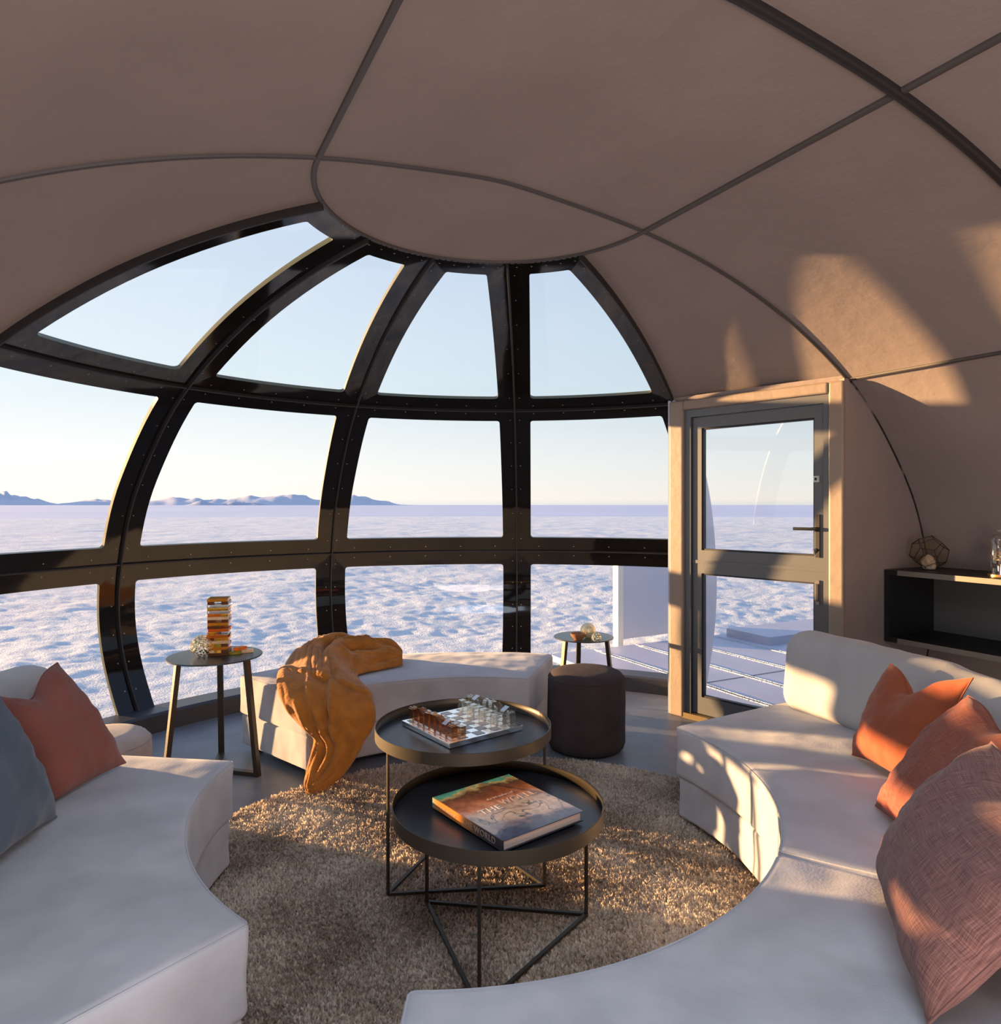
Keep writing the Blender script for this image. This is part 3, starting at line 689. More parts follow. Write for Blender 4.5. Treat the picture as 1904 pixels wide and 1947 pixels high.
# ------------------------------------------------------------------ poufs
def pouf(c, r, h, m, label):
    V = []; n = 64
    prof = [(0, 0.012), (r * .6, 0.006), (r - .03, 0.006), (r - .01, 0.02), (r, 0.05), (r * 1.006, h * .35), (r * 1.01, h * .6), (r, h - .055), (r - .006, h - .03), (r - .02, h - .012), (r - .045, h), (r * .6, h + .006), (0, h + .010)]
    dense = []
    for (a, b), (c_, d_) in zip(prof, prof[1:]):
        k_ = max(1, int(hypot(c_ - a, d_ - b) / 0.02))
        dense += [(a + (c_ - a) * k / k_, b + (d_ - b) * k / k_) for k in range(k_)]
    dense.append(prof[-1])
    root = thing('pouf', c, label, 'pouf')
    mb = MB().lathe(c, dense, n)
    for v in mb.v:
        p = v - Vector(c); rr_ = hypot(p.x, p.y); a = atan2(p.y, p.x)
        if rr_ > r * .5: 
            q = 0.004 * noise.noise(Vector((cos(a) * 3, sin(a) * 3, p.z * 5))) + 0.003 * noise.noise(Vector((cos(a) * 10, sin(a) * 10, p.z * 3)))
            v.x += q * p.x / rr_; v.y += q * p.y / rr_
    mb.mk('body', m, root, sharp=0)
    # welt seam round the top edge
    pts = [Vector(c) + Vector((cos(2 * pi * k / 48) * (r - .003), sin(2 * pi * k / 48) * (r - .003), h - .034)) for k in range(49)]
    MB().tube(pts, 0.0022, 6).mk('piping', m, root)
    return root
pouf((0.495, 4.0, 0), 0.222, 0.445, M['poufd'], 'dark charcoal fabric pouf between the ottoman and the glass door')
pouf((-1.705, 2.955, 0), 0.195, 0.42, M['poufb'], 'beige fabric pouf behind the left sofa by the window')

# ------------------------------------------------------------------ small three-legged side tables
def side_table(c, r, h, label, rot, tk=0.008):
    root = thing('side_table', c, label, 'table', 'three-legged metal side tables')
    MB().lathe(c, [(0, h - tk), (r - .002, h - tk), (r, h - tk + .002), (r, h - .002), (r - .002, h), (0, h)], 72).mk('tabletop', M['tabletop'], root, sharp=40)
    C_ = Vector(c)
    for k in range(3):
        a = rot + k * 2 * pi / 3; hd = Vector((cos(a), sin(a), 0)); sd = Vector((-sin(a), cos(a), 0))
        tp = C_ + hd * (r * .80) + Vector((0, 0, h - tk)); bt = C_ + hd * (r * 1.08) + Vector((0, 0, 0.0))
        V = []
        for p in (bt, tp):
            for i, j in ((-1, -1), (1, -1), (1, 1), (-1, 1)): V.append(p + sd * i * 0.015 + hd * j * 0.012)
        mb = MB().add(V, [(0, 1, 2, 3), (7, 6, 5, 4), (0, 4, 5, 1), (1, 5, 6, 2), (2, 6, 7, 3), (3, 7, 4, 0)])
        mb.mk('leg', M['metal'], root, smooth=False)
        mid = C_ + hd * (r * .54) + Vector((0, 0, 0.012)); R_ = Matrix((hd, sd, Vector((0, 0, 1)))).transposed()
        MB().box(mid, (r * 1.08, 0.032, 0.02), R_).mk('foot_bar', M['metal'], root, smooth=False)
    return root
T1 = (-1.50, 3.64, 0); side_table(T1, 0.236, 0.612, 'tall three-legged metal side table by the window, carrying the amber block tower', radians(-15))
T2 = (0.567, 4.72, 0); side_table(T2, 0.203, 0.505, 'small three-legged metal side table behind the charcoal pouf, carrying a wooden bowl', radians(-25))

# ------------------------------------------------------------------ coffee tables
def coffee_table(c, r, h, legs, label, zb=0.034):
    root = thing('tray_table', c, label, 'coffee table'); c = Vector(c)
    MB().lathe(c, [(0, h - .040), (r - .004, h - .040), (r - .004, h - .034), (0, h - .034)], 96).mk('tray_floor', M['tray'], root, sharp=40)
    MB().lathe(c, [(r - .004, h - .042), (r, h - .042), (r, h - .001), (r - .0015, h), (r - .0035, h - .001), (r - .004, h - .042)], 128).mk('tray_rim', M['rim'], root, sharp=40)
    P_ = [Vector((x, y, 0)) for x, y in legs]; s_ = 0.006
    for p in P_:
        a = atan2(p.y - c.y, p.x - c.x); R_ = Matrix.Rotation(a, 3, 'Z')
        MB().box((p.x, p.y, (zb + h - .04) / 2), (0.009, 0.009, h - .04 - zb), R_).mk('leg', M['metal'], root, smooth=False)
    for i in range(3):
        a, b = P_[i], P_[(i + 1) % 3]; d_ = b - a; R_ = Matrix.Rotation(atan2(d_.y, d_.x), 3, 'Z')
        MB().box(((a.x + b.x) / 2, (a.y + b.y) / 2, zb + 0.002), (d_.length, 0.011, 0.010), R_).mk('base_bar', M['metal'], root, smooth=False)
    MB().lathe(c, [(r * .9, h - .05), (r * .94, h - .05), (r * .94, h - .041), (r * .9, h - .041), (r * .9, h - .05)], 96).mk('support_ring', M['metal'], root, sharp=40)
    return root
tall = (-0.14, 2.622, 0); low = (-0.008, 2.186, 0)
coffee_table(tall, 0.331, 0.576, [(-.3945, 2.428), (.1585, 2.485), (-.186, 2.953)], 'taller round black tray table with the chess set on it')
coffee_table(low, 0.331, 0.472, [(-.253, 2.38), (.2855, 2.307), (-.057, 1.87)], 'lower round black tray table with the picture book on it')

# chess board and pieces
BC = Vector((-0.149, 2.666, 0.543)); BA = radians(37.9); u_ = Vector((cos(BA), sin(BA), 0)); v_ = Vector((sin(BA), -cos(BA), 0)); BS = 0.335
Rb = Matrix((u_, v_, Vector((0, 0, 1)))).transposed()
cb = thing('chess_board', tuple(BC), 'square clear chess board on the taller tray table, set with crystal pieces', 'chess board')
V, Fc = rbox(BS / 2, BS / 2, 0.009, 0.002, 0.04); mk('board_slab', [BC + Rb @ p + Vector((0, 0, .0095)) for p in V], Fc, mat('clear_acrylic', (0.85, 0.88, 0.92), 0.05, trans=0.93, ior=1.25), cb, smooth=False)
sq = 0.0385; mb = MB()
for i in range(8):
    for j in range(8):
        if (i + j) % 2 == 0: mb.box(BC + u_ * ((i - 3.5) * sq) + v_ * ((j - 3.5) * sq) + Vector((0, 0, 0.0192)), (sq - .001, sq - .001, 0.0012), Rb)
mb.mk('dark_squares', mat('board_square', (0.16, 0.17, 0.20), 0.15), cb, smooth=False)
def piece_mesh(kind):
    mb = MB(); s_ = 0.0125
    def prism(h0, h1, sx=s_, sy=s_, ox=0, oy=0, slope=(0, 0)):
        V = []
        for z, sl_ in ((h0, 0), (h1, 1)):
            for i, j in ((-1, -1), (1, -1), (1, 1), (-1, 1)): V.append((ox + i * sx, oy + j * sy, z + sl_ * (slope[0] * i + slope[1] * j)))
        mb.add(V, [(0, 3, 2, 1), (4, 5, 6, 7), (0, 1, 5, 4), (1, 2, 6, 5), (2, 3, 7, 6), (3, 0, 4, 7)])
    if kind == 'pawn': prism(0, 0.040)
    elif kind == 'rook': prism(0, 0.047); [prism(0.047, 0.053, .0035, .0035, a * .007, b_ * .007) for a in (-1, 1) for b_ in (-1, 1)]
    elif kind == 'knight': prism(0, 0.052, slope=(0.007, 0))
    elif kind == 'bishop': prism(0, 0.056, slope=(0.004, 0.006)); 
    elif kind == 'queen': prism(0, 0.058); prism(0.058, 0.064, .006, .006); 
    else: prism(0, 0.062); prism(0.062, 0.066, .009, .0028); prism(0.066, .070, .0028, .0028)
    me = bpy.data.meshes.new('chess_' + kind); me.from_pydata([tuple(v) for v in mb.v], [], mb.f); return me
order = ['rook', 'knight', 'bishop', 'queen', 'king', 'bishop', 'knight', 'rook']
ordn = ['first', 'second', 'third', 'fourth', 'fifth', 'sixth', 'seventh', 'eighth']
meshes = {}
for colr, mt, ib, ip in (('smoky brown', M['smoky'], 0, 1), ('clear', M['crystal'], 7, 6)):
    for row, i in (('back', ib), ('front', ip)):
        for j in range(8):
            k = order[j] if row == 'back' else 'pawn'
            if (k, colr) not in meshes:
                q = piece_mesh(k); q.materials.append(mt); meshes[(k, colr)] = q
            o = bpy.data.objects.new('chess_' + k, meshes[(k, colr)]); COL.objects.link(o)
            o.location = BC + u_ * ((i - 3.5) * sq) + v_ * ((j - 3.5) * sq) + Vector((0, 0, 0.0200)); o.rotation_euler = (0, 0, BA)
            tag(o, '%s crystal chess %s, %s from the window end of the %s %s row' % (colr, k, ordn[j], colr.split()[0], row), 'chess piece', '%s crystal chess pieces' % colr)

# ------------------------------------------------------------------ picture book on the lower tray
zt_ = 0.438
bA = px(824, 1510, z=0.487); bD = px(958, 1592, z=0.487)
bu = (bD - bA); bu.z = 0; Lb = 0.36; bu.normalize(); bw = Vector((-bu.y, bu.x, 0)); Wb = 0.305
if bw.x < 0: bw = -bw
def BP(a, b, z): return Vector((bA.x, bA.y, 0)) + bu * a + bw * b + Vector((0, 0, z))
Rk = Matrix((bu, bw, Vector((0, 0, 1)))).transposed()
thin = thing('magazine', tuple(BP(Lb / 2, Wb / 2, zt_)), 'thin dark booklet lying under the picture book on the lower tray table', 'booklet')
Rt = Rk @ Matrix.Rotation(radians(-5), 3, 'Z')
MB().box(BP(Lb / 2 - .005, Wb / 2 + .014, zt_ + .004), (0.30, 0.27, 0.006), Rt).mk('cover', M['bookdark'], thin, smooth=False)
MB().box(BP(Lb / 2 - .005, Wb / 2 + .014, zt_ + .004), (0.296, 0.266, 0.003), Rt).mk('page_block', M['page'], thin, smooth=False)
z0 = zt_ + 0.0085; z1 = z0 + 0.031
book = thing('picture_book', tuple(BP(Lb / 2, Wb / 2, z0)), 'large picture book with an aerial landscape cover lying on the lower tray table', 'book')
MB().box(BP(Lb / 2, Wb / 2 - .002, (z0 + z1) / 2), (Lb - .010, Wb - .012, z1 - z0 - .006), Rk).mk('page_block', M['page'], book, smooth=False)
# cover art: aerial landscape, procedural
cm = mat('book_cover', (0.5, 0.3, 0.2), 0.22, spec=0.5, coat=0.3); t = cm.node_tree; b = t.nodes['Principled BSDF']
tcn = t.nodes.new('ShaderNodeTexCoord'); mp = t.nodes.new('ShaderNodeMapping'); mp.inputs['Rotation'].default_value = (0, 0, -atan2(bu.y, bu.x))
mp.vector_type = 'POINT'; t.links.new(tcn.outputs['Object'], mp.inputs[0])      # x along the spine (-.18 .. .18), y across
sx = t.nodes.new('ShaderNodeSeparateXYZ'); t.links.new(mp.outputs[0], sx.inputs[0])
nz = t.nodes.new('ShaderNodeTexNoise'); nz.inputs['Scale'].default_value = 14; nz.inputs['Detail'].default_value = 8; t.links.new(mp.outputs[0], nz.inputs['Vector'])
a1 = t.nodes.new('ShaderNodeMath'); a1.operation = 'MULTIPLY_ADD'; a1.inputs[1].default_value = 0.16; t.links.new(nz.outputs['Fac'], a1.inputs[0]); t.links.new(sx.outputs['X'], a1.inputs[2])
a2 = t.nodes.new('ShaderNodeMath'); a2.operation = 'MULTIPLY_ADD'; a2.inputs[1].default_value = 2.4; a2.inputs[2].default_value = 0.32; t.links.new(a1.outputs[0], a2.inputs[0])
rp = t.nodes.new('ShaderNodeValToRGB'); els = [(0.0, (0.04, 0.26, 0.20)), (0.12, (0.10, 0.34, 0.25)), (0.145, (0.45, 0.35, 0.15)), (0.20, (0.10, 0.05, 0.03)), (0.30, (0.24, 0.08, 0.035)), (0.40, (0.42, 0.16, 0.08)), (0.46, (0.50, 0.26, 0.16)), (0.54, (0.46, 0.33, 0.25)), (0.70, (0.52, 0.40, 0.30)), (0.80, (0.36, 0.28, 0.26)), (0.86, (0.10, 0.10, 0.14)), (1.0, (0.05, 0.06, 0.10))]
while len(rp.color_ramp.elements) < len(els): rp.color_ramp.elements.new(.5)
for q, (p_, c_) in zip(rp.color_ramp.elements, els): q.position = p_; q.color = (*c_, 1)
t.links.new(a2.outputs[0], rp.inputs[0])
n3 = t.nodes.new('ShaderNodeTexNoise'); n3.inputs['Scale'].default_value = 7; n3.inputs['Detail'].default_value = 3; n3.inputs['Distortion'].default_value = 1.2; t.links.new(mp.outputs[0], n3.inputs['Vector'])
rv = t.nodes.new('ShaderNodeValToRGB'); rv.color_ramp.elements[0].position = 0.485; rv.color_ramp.elements[1].position = 0.515
rv.color_ramp.elements[0].color = (0, 0, 0, 1); rv.color_ramp.elements[1].color = (0, 0, 0, 1); q = rv.color_ramp.elements.new(0.5); q.color = (1, 1, 1, 1)
t.links.new(n3.outputs['Fac'], rv.inputs[0])
gt = t.nodes.new('ShaderNodeMath'); gt.operation = 'GREATER_THAN'; gt.inputs[1].default_value = 0.02; t.links.new(sx.outputs['X'], gt.inputs[0])
mm = t.nodes.new('ShaderNodeMath'); mm.operation = 'MULTIPLY'; t.links.new(gt.outputs[0], mm.inputs[0]); t.links.new(rv.outputs[0], mm.inputs[1])
mx = t.nodes.new('ShaderNodeMixRGB'); mx.inputs['Color2'].default_value = (0.05, 0.085, 0.10, 1); t.links.new(mm.outputs[0], mx.inputs['Fac']); t.links.new(rp.outputs[0], mx.inputs['Color1'])
n4 = t.nodes.new('ShaderNodeTexNoise'); n4.inputs['Scale'].default_value = 45; n4.inputs['Detail'].default_value = 8; t.links.new(mp.outputs[0], n4.inputs['Vector'])
m2 = t.nodes.new('ShaderNodeMixRGB'); m2.blend_type = 'OVERLAY'; m2.inputs['Fac'].default_value = 0.6; t.links.new(mx.outputs[0], m2.inputs['Color1']); t.links.new(n4.outputs['Fac'], m2.inputs['Color2'])
t.links.new(m2.outputs[0], b.inputs['Base Color'])
for k, (nm, zz_) in enumerate((('front_cover', z1 - .0015), ('back_cover', z0 + .0015))):
    MB().box(BP(Lb / 2, Wb / 2, zz_), (Lb, Wb, 0.003), Rk).mk(nm, cm if k == 0 else M['bookdark'], book, smooth=False)
sp_m = mat('book_spine', (0.45, 0.14, 0.03), 0.3, coat=0.3); t = sp_m.node_tree; b = t.nodes['Principled BSDF']
tcn = t.nodes.new('ShaderNodeTexCoord'); mp = t.nodes.new('ShaderNodeMapping'); mp.inputs['Rotation'].default_value = (0, 0, -atan2(bu.y, bu.x)); t.links.new(tcn.outputs['Object'], mp.inputs[0])
sx = t.nodes.new('ShaderNodeSeparateXYZ'); t.links.new(mp.outputs[0], sx.inputs[0])
a2 = t.nodes.new('ShaderNodeMath'); a2.operation = 'MULTIPLY_ADD'; a2.inputs[1].default_value = 2.7; a2.inputs[2].default_value = 0.5; t.links.new(sx.outputs['X'], a2.inputs[0])
rp = t.nodes.new('ShaderNodeValToRGB'); els = [(0.0, (0.12, 0.35, 0.30)), (0.06, (0.40, 0.22, 0.08)), (0.12, (0.52, 0.17, 0.03)), (0.5, (0.50, 0.19, 0.04)), (0.6, (0.20, 0.10, 0.05)), (0.72, (0.05, 0.035, 0.035)), (1.0, (0.03, 0.028, 0.035))]
while len(rp.color_ramp.elements) < len(els): rp.color_ramp.elements.new(.5)
for q, (p_, c_) in zip(rp.color_ramp.elements, els): q.position = p_; q.color = (*c_, 1)
t.links.new(a2.outputs[0], rp.inputs[0]); t.links.new(rp.outputs[0], b.inputs['Base Color'])
MB().box(BP(Lb / 2, -0.0015, (z0 + z1) / 2), (Lb, 0.003, z1 - z0), Rk).mk('spine', sp_m, book, smooth=False)
def text(s_, size, org, xa, ya, m, name, parent, ext=0.0004, sp=1.0, squash=1.0):
    cu = bpy.data.curves.new(name, 'FONT'); cu.body = s_; cu.size = size; cu.extrude = ext; cu.space_character = sp; cu.resolution_u = 3
    to = bpy.data.objects.new(name, cu); COL.objects.link(to); bpy.context.view_layer.update()
    dg = bpy.context.evaluated_depsgraph_get(); me = bpy.data.meshes.new_from_object(to.evaluated_get(dg)); bpy.data.objects.remove(to)
    za = xa.cross(ya); Rm = Matrix((xa, ya, za)).transposed()
    V = [Vector(org) + Rm @ Vector((v.co.x * squash, v.co.y, v.co.z)) for v in me.vertices]; Fc = [tuple(p.vertices) for p in me.polygons]
    return mk(name, V, Fc, m, parent, smooth=False)
# title on the cover: baseline across the book, read from the spine
text('THE', 0.040, BP(0.195, 0.050, z1 + .0002), bw, -bu, M['inkwhite'], 'title_text', book, sp=1.15)
text('WORLD', 0.046, BP(0.178, 0.142, z1 + .0002), bw, -bu, M['ink'], 'title_text', book, sp=1.05, squash=.85)
text('the Wonders of', 0.016, BP(0.126, 0.120, z1 + .0002), bw, -bu, M['ink'], 'title_text', book)
text('THE WORLD', 0.026, BP(0.165, -0.0032, z0 + .008), bu, Vector((0, 0, 1)), M['inkspine'], 'spine_text', book, sp=1.1)
text('the Wonders of', 0.013, BP(0.045, -0.0032, z0 + .011), bu, Vector((0, 0, 1)), M['inkspine'], 'spine_text', book)

# ------------------------------------------------------------------ pillows
def pillow(BL, BR, TR, TL, T, m, label, name='pillow', seed=0, chop=0.06, front=None, n=44, pinch=0.10, chopx=0.0):
    BL, BR, TR, TL = map(Vector, (BL, BR, TR, TL)); c = (BL + BR + TR + TL) / 4
    nrm = ((BR - BL) + (TR - TL)).cross((TL - BL) + (TR - BR)).normalized()
    if front is not None and nrm.dot(Vector(front) - c) < 0: nrm = -nrm
    up = ((TL + TR) - (BL + BR)).normalized()
    V = []; Fc = []
    def base(a, b):
        # pulled-in edges between pointed corners
        a2 = a * (1 - pinch * (1 - b * b) * (abs(a) ** 3)); b2 = b * (1 - pinch * (1 - a * a) * (abs(b) ** 3))
        p_, q_ = (a2 + 1) / 2, (b2 + 1) / 2
        return (BL * (1 - p_) + BR * p_) * (1 - q_) + (TL * (1 - p_) + TR * p_) * q_
    W_ = n + 1
    for side in (1, -1):
        for i in range(W_):
            for j in range(W_):
                a, b = sin(pi / 2 * (-1 + 2 * i / n)), sin(pi / 2 * (-1 + 2 * j / n))
                ea, eb = max(0, 1 - abs(a) ** 2.4), max(0, 1 - abs(b) ** 2.4)
                th = T * (ea * eb) ** 0.52
                # wrinkles running in from the corners and edges
                rad = max(abs(a), abs(b)); ang = atan2(b, a)
                wr_ = 0.006 * sin(ang * 13 + seed + 2.5 * noise.noise(Vector((a * 2, b * 2, seed)))) * rad ** 3 * min(1, (1.02 - rad) * 8)
                wr_ += 0.010 * noise.noise(Vector((a * 2.2, b * 2.2, seed + side))) + 0.005 * noise.noise(Vector((a * 6, b * 6, seed + side * 3)))
                p = base(a, b)
                if chop:
                    g = math.exp(-((a - chopx) / 0.42) ** 2) * max(0, b) ** 1.6; p = p - up * chop * g
                    th *= 1 - 0.35 * math.exp(-((a - chopx) / 0.28) ** 2) * max(0, b) ** 1.2
                th = max(th + wr_ * (th / T) ** .3 if th > 0 else 0, 0)
                V.append(p + nrm * (th if side > 0 else -0.55 * th))
    H = W_ * W_
    for i in range(n):
        for j in range(n):
            q = i * W_ + j; Fc.append((q, q + 1, q + W_ + 1, q + W_)); q += H; Fc.append((q, q + W_, q + W_ + 1, q + 1))
    root = thing(name, tuple((BL + BR) / 2), label, 'pillow')
    cb_ = mk('cushion_body', V, Fc, m, root)
    uvl = cb_.data.uv_layers.new(name='weave')
    for lp_ in cb_.data.loops:
        vi = lp_.vertex_index % H; uvl.data[lp_.index].uv = (sin(pi / 2 * (-1 + 2 * (vi // W_) / n)), sin(pi / 2 * (-1 + 2 * (vi % W_) / n)))
    bm = bmesh.new(); bm.from_mesh(cb_.data); bmesh.ops.remove_doubles(bm, verts=bm.verts, dist=1e-5); bmesh.ops.recalc_face_normals(bm, faces=bm.faces); bm.to_mesh(cb_.data); bm.free()
    rim = [base(sin(pi / 2 * (-1 + 2 * k / 24)), -1) for k in range(25)] + [base(1, sin(pi / 2 * (-1 + 2 * k / 24))) for k in range(1, 25)]
    rm2 = []
    for k in range(25):
        a = sin(pi / 2 * (1 - 2 * k / 24)); rm2.append(base(a, 1) - up * chop * math.exp(-((a - chopx) / 0.42) ** 2))
    rim += rm2[1:] + [base(-1, sin(pi / 2 * (1 - 2 * k / 24))) for k in range(1, 25)]
    MB().tube(rim, 0.0028, 6, cap=False).mk('seam_piping', m, cb_)
    return root
pillow((1.32, 2.60, .462), (1.34, 2.20, .468), (1.46, 2.14, .865), (1.475, 2.62, .80), 0.085, M['rust'], 'bright rust orange velvet pillow, farthest of the three against the right sofa back', seed=1, chop=0.09, pinch=0.12, front=(0, 0, 1.4))
pillow((1.17, 2.16, .462), (1.13, 1.74, .465), (1.36, 1.60, .84), (1.385, 2.05, .835), 0.10, M['linen2'], 'terracotta linen pillow in the middle of the three on the right sofa', seed=5, chop=0.05, front=(0, 0, 1.4), pinch=.05)
pillow((.965, 1.75, .495), (.760, 1.23, .478), (.945, 1.05, .86), (1.15, 1.62, .845), 0.11, M['linen'], 'large mauve woven pillow at the lower right, nearest the viewer', seed=9, chop=0.04, front=(0, 0, 1.4), pinch=.05)
pillow((-1.42, 2.14, .460), (-1.375, 2.54, .455), (-1.60, 2.50, .83), (-1.60, 2.06, .81), 0.085, M['rose'], 'rose-brown velvet pillow leaning on the left sofa back', seed=3, chop=0.07, front=(0, 0, 1.4), pinch=.05)
pillow((-1.30, 1.64, .46), (-1.34, 2.09, .458), (-1.475, 2.04, .835), (-1.47, 1.58, .82), 0.10, M['blue'], 'blue velvet pillow at the left edge in front of the rose pillow', seed=6, chop=0.06, front=(0, 0, 1.4))

# ------------------------------------------------------------------ amber throw
rows = [((762, 1244, 4.22), (764, 1256, 4.08), 0.03), ((738, 1222, 4.32), (744, 1266, 4.02), 0.07), ((690, 1208, 4.38), (705, 1280, 3.93), 0.09), ((640, 1210, 4.36), (678, 1287, 3.84), 0.11),
        ((590, 1214, 4.26), (680, 1292, 3.74), 0.10), ((552, 1226, 4.10), (688, 1298, 3.62), 0.08), ((540, 1262, 3.86), (700, 1312, 3.52), 0.07), ((532, 1288, 3.60), (708, 1335, 3.44), 0.07),
        ((535, 1318, 3.47), (712, 1362, 3.40), 0.08), ((552, 1350, 3.44), (706, 1385, 3.38), 0.07), ((578, 1380, 3.42), (692, 1405, 3.36), 0.06), ((600, 1402, 3.40), (682, 1425, 3.35), 0.05),
        ((597, 1430, 3.37), (668, 1448, 3.33), 0.04), ((589, 1462, 3.34), (648, 1474, 3.31), 0.035), ((584, 1488, 3.31), (620, 1494, 3.29), 0.03), ((588, 1505, 3.285), (600, 1503, 3.28), 0.01)]
def catm(a, b, c, d_, t): return 0.5 * ((2 * b) + (c - a) * t + (2 * a - 5 * b + 4 * c - d_) * t * t + (3 * b - a - 3 * c + d_) * t ** 3)
L3 = [px(*a) for a, b, c in rows]; R3 = [px(*b) for a, b, c in rows]; BG = [c for a, b, c in rows]
SUB = 9; NCc = 72; V = []; Fc = []; nr_ = (len(rows) - 1) * SUB + 1
for i in range(nr_):
    k = min(i // SUB, len(rows) - 2); t = i / SUB - k; g = lambda A, q: A[max(0, min(len(A) - 1, q))]
    lp = catm(g(L3, k - 1), L3[k], L3[k + 1], g(L3, k + 2), t); rp_ = catm(g(R3, k - 1), R3[k], R3[k + 1], g(R3, k + 2), t); bg = BG[k] * (1 - t) + BG[k + 1] * t
    f_ = i / (nr_ - 1); wdt = (rp_ - lp).length
    hang = min(1, max(0, (f_ - 0.36) / 0.16)); outd = Vector((-0.30, -0.75, 0.25 + .5 * (1 - hang))).normalized() if hang > 0 else Vector((0, -0.15, 1)).normalized()
    outd = Vector((0, -0.15, 1)).normalized().lerp(Vector((-0.25, -0.9, 0.15)).normalized(), hang).normalized()
    for j in range(NCc + 1):
        c = j / NCc; e_ = sin(pi * c) ** 0.45 if 0 < c < 1 else 0
        p = lp.lerp(rp_, c); 
        x = c * wdt
        w1 = c + 0.16 * noise.noise(Vector((f_ * 5, c * 2.5, 1))); w2 = f_ + 0.06 * noise.noise(Vector((f_ * 4, c * 3, 8)))
        if hang < 0.5:
            rg = 1 - abs(noise.noise(Vector((w1 * 6.5, w2 * 5.0, 2)))) * 2.6; rg2 = 1 - abs(noise.noise(Vector((w1 * 12, w2 * 14.0, 7)))) * 2.2
        else:
            rg = 1 - abs(noise.noise(Vector((w1 * 4.6 + f_ * 1.6, w2 * 3.2, 12)))) * 2.8; rg2 = 1 - abs(noise.noise(Vector((w1 * 9, w2 * 6.0, 17)))) * 2.2
        fold = max(-.6, rg) * 0.75 + max(-.6, rg2) * 0.28 - 0.35
        amp = max(bg, 0.05) * (0.62 if hang < .5 else 0.62)
        dsp = bg * e_ * 0.72 + fold * amp * e_ + 0.010 * noise.noise(Vector((f_ * 16, c * 7, 5))) * e_
        q = p + outd * max(dsp, -0.01)
        if hang < 0.4:
            dr_ = (1 - e_) ; q.z = q.z * (1 - dr_) + max(0.446, min(q.z, 0.455)) * dr_; q.z = max(q.z, 0.452)
        V.append(q)
for i in range(nr_ - 1):
    for j in range(NCc): a = i * (NCc + 1) + j; Fc.append((a, a + 1, a + NCc + 2, a + NCc + 1))
th = mk('throw_blanket', V, Fc, M['throw'], origin=px(600, 1420, 3.4)); fixn(th)
sm = th.modifiers.new('s', 'SOLIDIFY'); sm.thickness = 0.012; sm.offset = 1.0
tag(th, 'amber fleece throw blanket draped over the end of the ottoman down to the rug', 'blanket')

# ------------------------------------------------------------------ things on the side tables
ZT = 0.612
JC = Vector((-1.485, 3.66, ZT)); ja = radians(12)
jm = {'amber': mat('amber_resin', (0.95, 0.50, 0.06), 0.08, trans=0.75, ior=1.3), 'dark brown': mat('brown_resin', (0.16, 0.06, 0.03), 0.12, trans=0.3, ior=1.3),
      'orange': mat('orange_resin', (0.85, 0.25, 0.03), 0.1, trans=0.6, ior=1.3), 'cream': mat('cream_resin', (0.85, 0.62, 0.38), 0.15, trans=0.4, ior=1.3),
      'clear': mat('clear_resin', (0.92, 0.92, 0.92), 0.05, trans=0.9, ior=1.3), 'olive': mat('olive_resin', (0.50, 0.38, 0.05), 0.1, trans=0.6, ior=1.3)}
patt = ['dark brown', 'orange', 'amber', 'olive', 'cream', 'amber', 'dark brown', 'amber', 'orange', 'dark brown', 'cream', 'dark brown', 'cream', 'orange', 'clear', 'amber', 'clear', 'dark brown', 'amber']
jmesh = {}
def blockmesh(c):
    if c not in jmesh:
        V, Fc = rbox(0.051, 0.0168, 0.0078, 0.0015, 0.03); me = bpy.data.meshes.new('resin_block'); me.from_pydata([tuple(v) for v in V], [], Fc); me.materials.append(jm[c]); jmesh[c] = me
    return jmesh[c]
cn = ['amber', 'dark brown', 'orange', 'cream', 'clear', 'olive']; rj = random.Random(5)
on19 = ['bottom', 'second', 'third', 'fourth', 'fifth', 'sixth', 'seventh', 'eighth', 'ninth', 'tenth', 'eleventh', 'twelfth', 'thirteenth', 'fourteenth', 'fifteenth', 'sixteenth', 'seventeenth', 'eighteenth', 'nineteenth']
for L in range(19):
    for k in (-1, 0, 1):
        if (L, k) in ((16, 0), (14, 1), (11, 0), (9, -1), (7, 0), (4, 1), (12, 0)): continue
        c = patt[L] if rj.random() < 0.7 else rj.choice(cn)
        o = bpy.data.objects.new('resin_block', blockmesh(c)); COL.objects.link(o); a = ja + (pi / 2 if L % 2 else 0)
        sh = rj.uniform(-.004, .004); dx = Vector((cos(a), sin(a), 0)); dy = Vector((-sin(a), cos(a), 0))
        o.location = JC + dy * k * 0.0345 + dx * sh + Vector((0, 0, 0.0078 + L * 0.0157)); o.rotation_euler = (0, 0, a)
        pos = {-1: ('right', 'near'), 0: ('middle', 'middle'), 1: ('left', 'far')}[k][0 if L % 2 else 1]
        tag(o, '%s resin block in the stacked tower, %s layer from the bottom, %s one' % (c, on19[L], pos) if L else '%s resin block in the bottom layer of the stacked tower, %s one' % (c, pos), 'block', 'resin blocks of the stacked tower')
for i, (u, v, a, c, lb) in enumerate(((447, 1243, 0.5, 'olive', 'left'), (457, 1241, 1.2, 'orange', 'middle'), (470, 1240, 0.3, 'cream', 'right'))):
    p = px(u, v, z=ZT); o = bpy.data.objects.new('resin_block', blockmesh(c)); COL.objects.link(o)
    o.location = (p.x, p.y + .0, ZT + .0080 if i != 1 else ZT + 0.0242); o.rotation_euler = (0, 0, a); o.scale = (.62, 1, 1)
    tag(o, '%s loose resin block beside the block tower, %s of the three' % (c, lb), 'block', 'loose resin blocks beside the tower')
